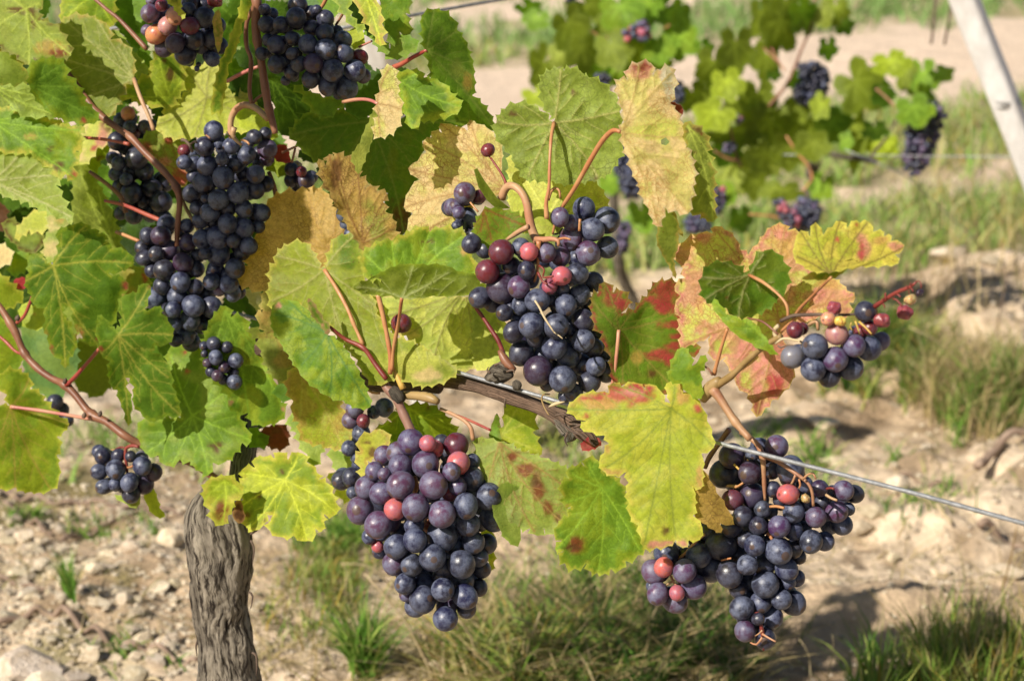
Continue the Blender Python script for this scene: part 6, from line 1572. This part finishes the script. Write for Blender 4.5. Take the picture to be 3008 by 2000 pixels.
K1(b3, 'G3', '1340,440 1380,465 1420,480', (11, 10), 'stalk', -2); K1(b3, 'G3', '1345,398 1375,392 1400,400', (9, 8), 'dred', -2.5)
K1(b3, 'G3', '945,525 990,522 1045,535', (12, 11), 'orange', -2.5); K1(b3, 'G3', '930,710 950,740 965,765', (14, 10), 'orange', -2)
K1(b3, 'G3', '690,225 715,250 735,270', (9, 8), 'yellow', -2.5); K1(b3, 'G3', '690,390 720,380 755,355', (12, 10), 'orange', -2.2)
K1(b3, 'G3', '850,1270 875,1340 888,1400 895,1450 900,1545', (16, 16, 18, 14, 6), 'dred', -3)
K1(b3, 'G3', '805,1485 850,1500 890,1450', (7, 9), 'stalk', -3.6); K1(b3, 'G3', '985,1480 940,1455 890,1425', (7, 10), 'stalk', -3.8); K1(b3, 'G3', '840,1440 870,1420 890,1400', (6, 8), 'stalk', -3.6)
K1(b3, 'G3', '905,760 925,720 945,690', (7, 7), 'orange', -1.5)
K1(b3b, 'G3', '200,1085 235,1065 265,1045', (8, 10), 'stalk', -2.4); K1(b3b, 'G3', '240,1010 262,1060 285,1085', (8, 8), 'orange', -2.4); K1(b3b, 'G3', '290,890 340,860 420,770 480,720', (9, 12, 12), 'stalk', -1)
K1(b3b, 'G3', '600,905 640,895 670,890', (7, 7), 'orange', -.5)
K1(b7, 'G7', '150,640 300,575 450,560 640,555 800,560 1000,560 1150,545', (30, 28, 24, 18), 'dark', -.8)
K1(b7, 'G7', '1330,520 1400,440 1470,395 1550,340 1640,285 1740,235 1850,195 1930,130', (26, 34, 30, 30, 28, 30, 14), 'dred', -.6, sides=10)
K1(b7, 'G7', '1540,345 1525,310 1530,270', (16, 14), 'dred', -.8); K1(b7, 'G7', '1500,390 1490,355 1505,340', (14, 12), 'dred', -.8); K1(b7, 'G7', '1490,410 1515,440 1515,470', (14, 8), 'dred', -.8)
K1(b7, 'G7', '1680,285 1715,310 1725,330', (16, 10), 'dred', -.8); K1(b7, 'G7', '1820,200 1805,185 1808,170', (12, 8), 'dred', -.8); K1(b7, 'G7', '1860,210 1890,235 1885,260', (14, 8), 'dred', -.8); K1(b7, 'G7', '1850,160 1862,145 1858,135', (10, 6), 'dred', -.8)
K1(b7, 'G7', '1625,345 1670,360 1710,400 1750,450', (12, 12, 14), 'dred', -.7); K1(b7, 'G7', '1832,225 1838,260 1842,300', (6, 7), 'dred', -.7)
K1(b7, 'G7', '1925,135 1950,115 1980,125 1998,165 1995,210', (9, 8, 7, 10), 'dred', -.7)
K1(b7, 'G7', '1130,640 1160,720 1185,815', (16, 15), 'yellow', -1.6); K1(b7, 'G7', '1180,650 1260,720 1345,810', (18, 14), 'yellow', -1.5); K1(b7, 'G7', '1080,660 1065,720 1090,760', (14, 10), 'yellow', -1.4)
K1(b7, 'G7', '1395,470 1415,520 1400,580', (12, 16), 'stalk', -.4)
K1(b7, 'G7', '520,690 620,640 640,760', (30, 28, 20), 'stalk', -.3)
K1(b7, 'G7', '80,940 160,880 240,870 330,890 430,920 420,1010 500,1090', (14, 22, 18, 24, 14, 8), 'straw', -2.6); K1(b7, 'G7', '110,960 150,990 230,960 330,960', (10, 14, 8), 'dark', -2.5)
K1(b7, 'G7', '440,680 400,760 380,840 360,870', (5, 5), 'straw', -3); K1(b7, 'G7', '380,760 430,800 470,860', (4, 4), 'straw', -3); K1(b7, 'G7', '120,700 70,760 90,850 150,870', (30, 40, 24), 'straw', -.6)
K1(b4, 'G4', '690,80 680,130 700,160 735,190', (22, 16, 12), 'stalk', -2); K1(b4, 'G4', '640,105 655,130 680,150', (5, 8), 'dark', -2); K1(b4, 'G4', '735,160 770,170 790,190', (8, 7), 'orange', -2); K1(b4, 'G4', '505,130 520,140 530,150', (8, 8), 'stalk', -2)
K1(b4, 'G4', '345,160 370,165 400,200 415,240', (14, 12, 10), 'dark', -2.5); K1(b4, 'G4', '400,190 430,170 445,180', (8, 7), 'dark', -2.5)
for b in [o for o in COL.objects if o.name.startswith('grape_bunch') and 'alone left' in o['label']]:
    K1(b, 'G8', '1120,300 1020,275 920,290 860,340 848,420 850,560 870,700 880,840', (40, 44, 40, 36, 30), 'dred', -2.5, sides=10)
    K1(b, 'G8', '640,345 740,310 850,320', (24, 22), 'dred', -2); K1(b, 'G8', '860,730 930,730 1000,700', (26, 24), 'orange', -2.6); K1(b, 'G8', '540,355 600,365 660,335', (12, 18), 'orange', -2)

# ------------------------------------------------------------------ the far vines
FD = 3.15
fp, fdp = gpos(1880, 985)
FV1 = tag(empty('grapevine', fp), 'blurred green vine in the next row, behind the round green leaf', 'grapevine', 'vines of the far row')
fq, fdq = gpos(2330, 1000)
FV2 = tag(empty('grapevine', fq), 'blurred vine of the next row nearest the leaning post', 'grapevine', 'vines of the far row')


def far_bark(par, text, rs, depth, d_end, name):
    P = pts('F', text)
    D = np.linspace(depth, d_end, len(P))
    Q = catmull([(x, y, q, r) for (x, y), q, r in zip(P, D, rs)], 8)
    return bark_tube(par, name, at_np(Q[:, 0], Q[:, 1], Q[:, 2]), Q[:, 3] * K * Q[:, 2], M_BARK, 24, 5, .15, 5, 20)


far_bark(FV1, '1790,420 1800,560 1815,740 1828,815 1862,890 1885,1010', [11, 13, 15, 16, 17, 19], FD, fdp, 'trunk')
far_bark(FV2, '2400,470 2385,540 2350,700 2335,860 2325,1020', [11, 13, 16, 18, 20], FD, fdq, 'trunk')
far_bark(FV2, '2370,520 2396,452 2486,462 2520,465 2575,475', [8, 9, 8, 9, 10], FD, FD, 'arm')
FS = lambda par, name, tile, t, r, m, dep: stem(par, name, tile, t, r, m, 0, depth=dep)
FS(FV2, 'shoot', 'A4', '440,-40 430,40 400,200 345,330 290,470 240,570 130,700', (9, 11, 12), 'cane', FD)
FS(FV2, 'shoot', 'A4', '985,750 905,905 825,1000 800,1045', (9, 12, 13), 'dark', FD)
FS(FV2, 'petiole', 'A4', '245,895 320,1010 395,1095 420,1190', (10, 10), 'orange', FD - .03)
FS(FV2, 'petiole', 'A4', '835,585 900,640 985,725', (8, 9), 'stalk', FD - .02)
FS(FV2, 'petiole', 'A4', '140,300 190,400 240,470', (6, 7), 'pink', FD)
FS(FV2, 'petiole', 'A4', '70,290 120,340 190,410', (6, 7), 'pink', FD)
FS(FV2, 'petiole', 'A4', '330,1310 370,1240 410,1190', (9, 8), 'orange', FD)
FS(FV2, 'petiole', 'A4', '0,1410 130,1420 260,1440 330,1400', (8, 8), 'orange', FD)
FS(FV1, 'petiole', 'A3', '715,180 760,210 800,235', (9, 8), 'orange', FD)
FS(FV1, 'petiole', 'A3', '1240,190 1275,160 1310,140', (6, 6), 'orange', FD)
FS(FV1, 'shoot', 'A3', '880,-40 860,200 880,600 900,950', (10, 12), 'cane', FD + .05)
FS(FV1, 'shoot', 'A3', '1560,990 1640,1040 1720,1060', (9, 9), 'cane', FD)
FS(FV1, 'shoot', 'A3', '1640,700 1700,980 1740,1100', (9, 10), 'cane', FD)
for i, q in enumerate([(345, 50, 160, 90, 'dk'), (390, 130, 150, 120, 'lg'), (620, 190, 200, 260, 'ol'), (750, 50, 260, 150, 'ol'), (960, 80, 240, 220, 'lg'), (870, 160, 180, 150, 'g'), (1210, 70, 240, 170, 'dk'), (1340, 110, 120, 200, 'dk'),
                       (1330, 270, 230, 200, 'lg'), (1090, 370, 330, 200, 'g'), (900, 330, 200, 220, 'g'), (700, 350, 180, 220, 'ol'), (425, 450, 130, 260, 'ol'), (410, 640, 190, 120, 'yl'), (930, 480, 160, 150, 'lg'), (1500, 330, 110, 120, 'dk'),
                       (1050, 180, 160, 160, 'dk'), (560, 360, 130, 180, 'pl'), (1440, 640, 200, 180, 'ol'), (870, 1190, 120, 150, 'lg'), (1090, 1420, 180, 180, 'lg'), (780, 460, 160, 180, 'dk'), (1200, 330, 180, 160, 'lg'), (1120, 30, 180, 140, 'lg'), (650, 560, 150, 150, 'yl')]):
    far_leaf(FV1, i, 'A3', *q[:4], q[4], FD)
for i, q in enumerate([('A3', 1710, 330, 200, 260, 'ol'), ('A3', 1560, 450, 200, 250, 'ol'), ('A3', 1650, 560, 180, 180, 'yl'), ('A3', 1560, 760, 220, 180, 'yl'), ('A3', 1720, 690, 180, 150, 'ol'), ('A3', 1690, 880, 320, 150, 'ol'), ('A3', 1690, 1130, 260, 230, 'pl'), ('A3', 1740, 1440, 130, 150, 'dk'),
                       ('A3', 1640, 1000, 200, 160, 'dk'), ('A3', 1620, 1280, 150, 160, 'lg'), ('A4', 90, 120, 130, 260, 'ol'), ('A4', 200, 180, 200, 300, 'ol'), ('A4', 360, 100, 150, 220, 'dk'), ('A4', 490, 100, 110, 150, 'pl'), ('A4', 570, 70, 160, 150, 'g'), ('A4', 630, 170, 110, 110, 'dk'),
                       ('A4', 520, 320, 110, 130, 'dk'), ('A4', 165, 495, 90, 70, 'dk'), ('A4', 325, 540, 120, 140, 'dk'), ('A4', 110, 400, 150, 220, 'ol'), ('A4', 730, 570, 260, 290, 'g'), ('A4', 690, 870, 130, 420, 'g'), ('A4', 940, 420, 220, 140, 'yl'), ('A4', 1040, 500, 120, 200, 'g'), ('A4', 1150, 520, 150, 230, 'lg'),
                       ('A4', 1270, 490, 140, 100, 'dk'), ('A4', 1090, 730, 210, 170, 'lg'), ('A4', 1170, 670, 130, 90, 'dk'), ('A4', 470, 700, 110, 150, 'yl'), ('A4', 330, 830, 420, 300, 'ol'), ('A4', 110, 830, 260, 280, 'ol'), ('A4', 560, 830, 200, 200, 'dk'), ('A4', 100, 1040, 200, 220, 'pl'), ('A4', 830, 860, 150, 110, 'dk'),
                       ('A4', 870, 960, 200, 140, 'yl'), ('A4', 640, 930, 80, 120, 'lg'), ('A4', 470, 1230, 150, 160, 'lg'), ('A4', 210, 1260, 240, 120, 'ol'), ('A4', 40, 1220, 140, 160, 'ol'), ('A4', 880, 620, 130, 150, 'dk'), ('A4', 230, 30, 200, 130, 'ol'), ('A4', 60, 650, 200, 200, 'ol'), ('A4', 420, 960, 200, 160, 'g'), ('A4', 260, 1000, 200, 200, 'ol')]):
    far_leaf(FV2, 40 + i, *q[:5], q[5], FD)
far_bunch('A4', (425, 420, 100, 390, 690, 112), 'dark far bunch in the shade behind a small round leaf, third from the post', 21, FD + .05, 'ddddb')
far_bunch('A4', (1200, 680, 125, 1070, 1150, 72), 'tapering far bunch hanging by itself nearest the leaning post', 23, FD - .02, 'ddpbp')
far_bunch('A4', (300, 1400, 90, 460, 1420, 105), 'far bunch just above the bright yellow leaf with red flecks', 25, FD - .05, 'ddbdp')
far_bunch('A4', (180, 1310, 30, 300, 1490, 60), 'few pink far grapes left of the bunch above the bright yellow leaf', 24, FD - .08, 'prpd')
far_bunch('A3', (1455, 1410, 70, 1460, 1525, 85), 'round far bunch left of the peach leaf tip, above the pale yellow and pink leaf', 21, FD - .02, 'bpbd')
far_bunch('A3', (1590, 1230, 50, 1590, 1400, 45), 'narrow far bunch right of the olive leaf behind the peach tan one', 22, FD, 'ddpr')
far_bunch('A3', (970, 960, 90, 1030, 1300, 70), 'shaded far bunch seen below the round green leaf', 22, FD - .05, 'ddbb')
far_bunch('A3', (960, 230, 40, 1130, 200, 70), 'far bunch of pink and purple grapes at the top among green leaves', 27, FD - .05, 'prpbr')
far_bunch('A3', (820, 490, 50, 850, 560, 45), 'small dark far bunch just above the round green leaf', 22, FD - .05, 'bdb')
far_bunch('A3', (1320, 540, 45, 1310, 680, 50), 'dark far bunch right of the top of the peach tan leaf', 21, FD, 'ddb')
far_bunch('A3', (730, 280, 40, 730, 380, 40), 'dark far bunch under the leaves at the left of the far vine', 20, FD + .03, 'ddp')
far_bunch('B3', (980, 110, 40, 950, 320, 40), 'thin withered purple far bunch beside the far trunk', 20, FD - .05, 'ppud')
far_bunch('A3', (1640, 950, 40, 1690, 990, 40), 'few dark far grapes below the big olive far leaf', 18, FD - .03, 'ddp')
far_bunch('A3', (1690, 770, 30, 1750, 800, 30), 'few pinkish far grapes among pale olive leaves', 18, FD - .03, 'prp')
far_bunch('A3', (590, 5, 50, 640, -10, 40), 'dark far grapes at the top edge', 22, FD, 'db')
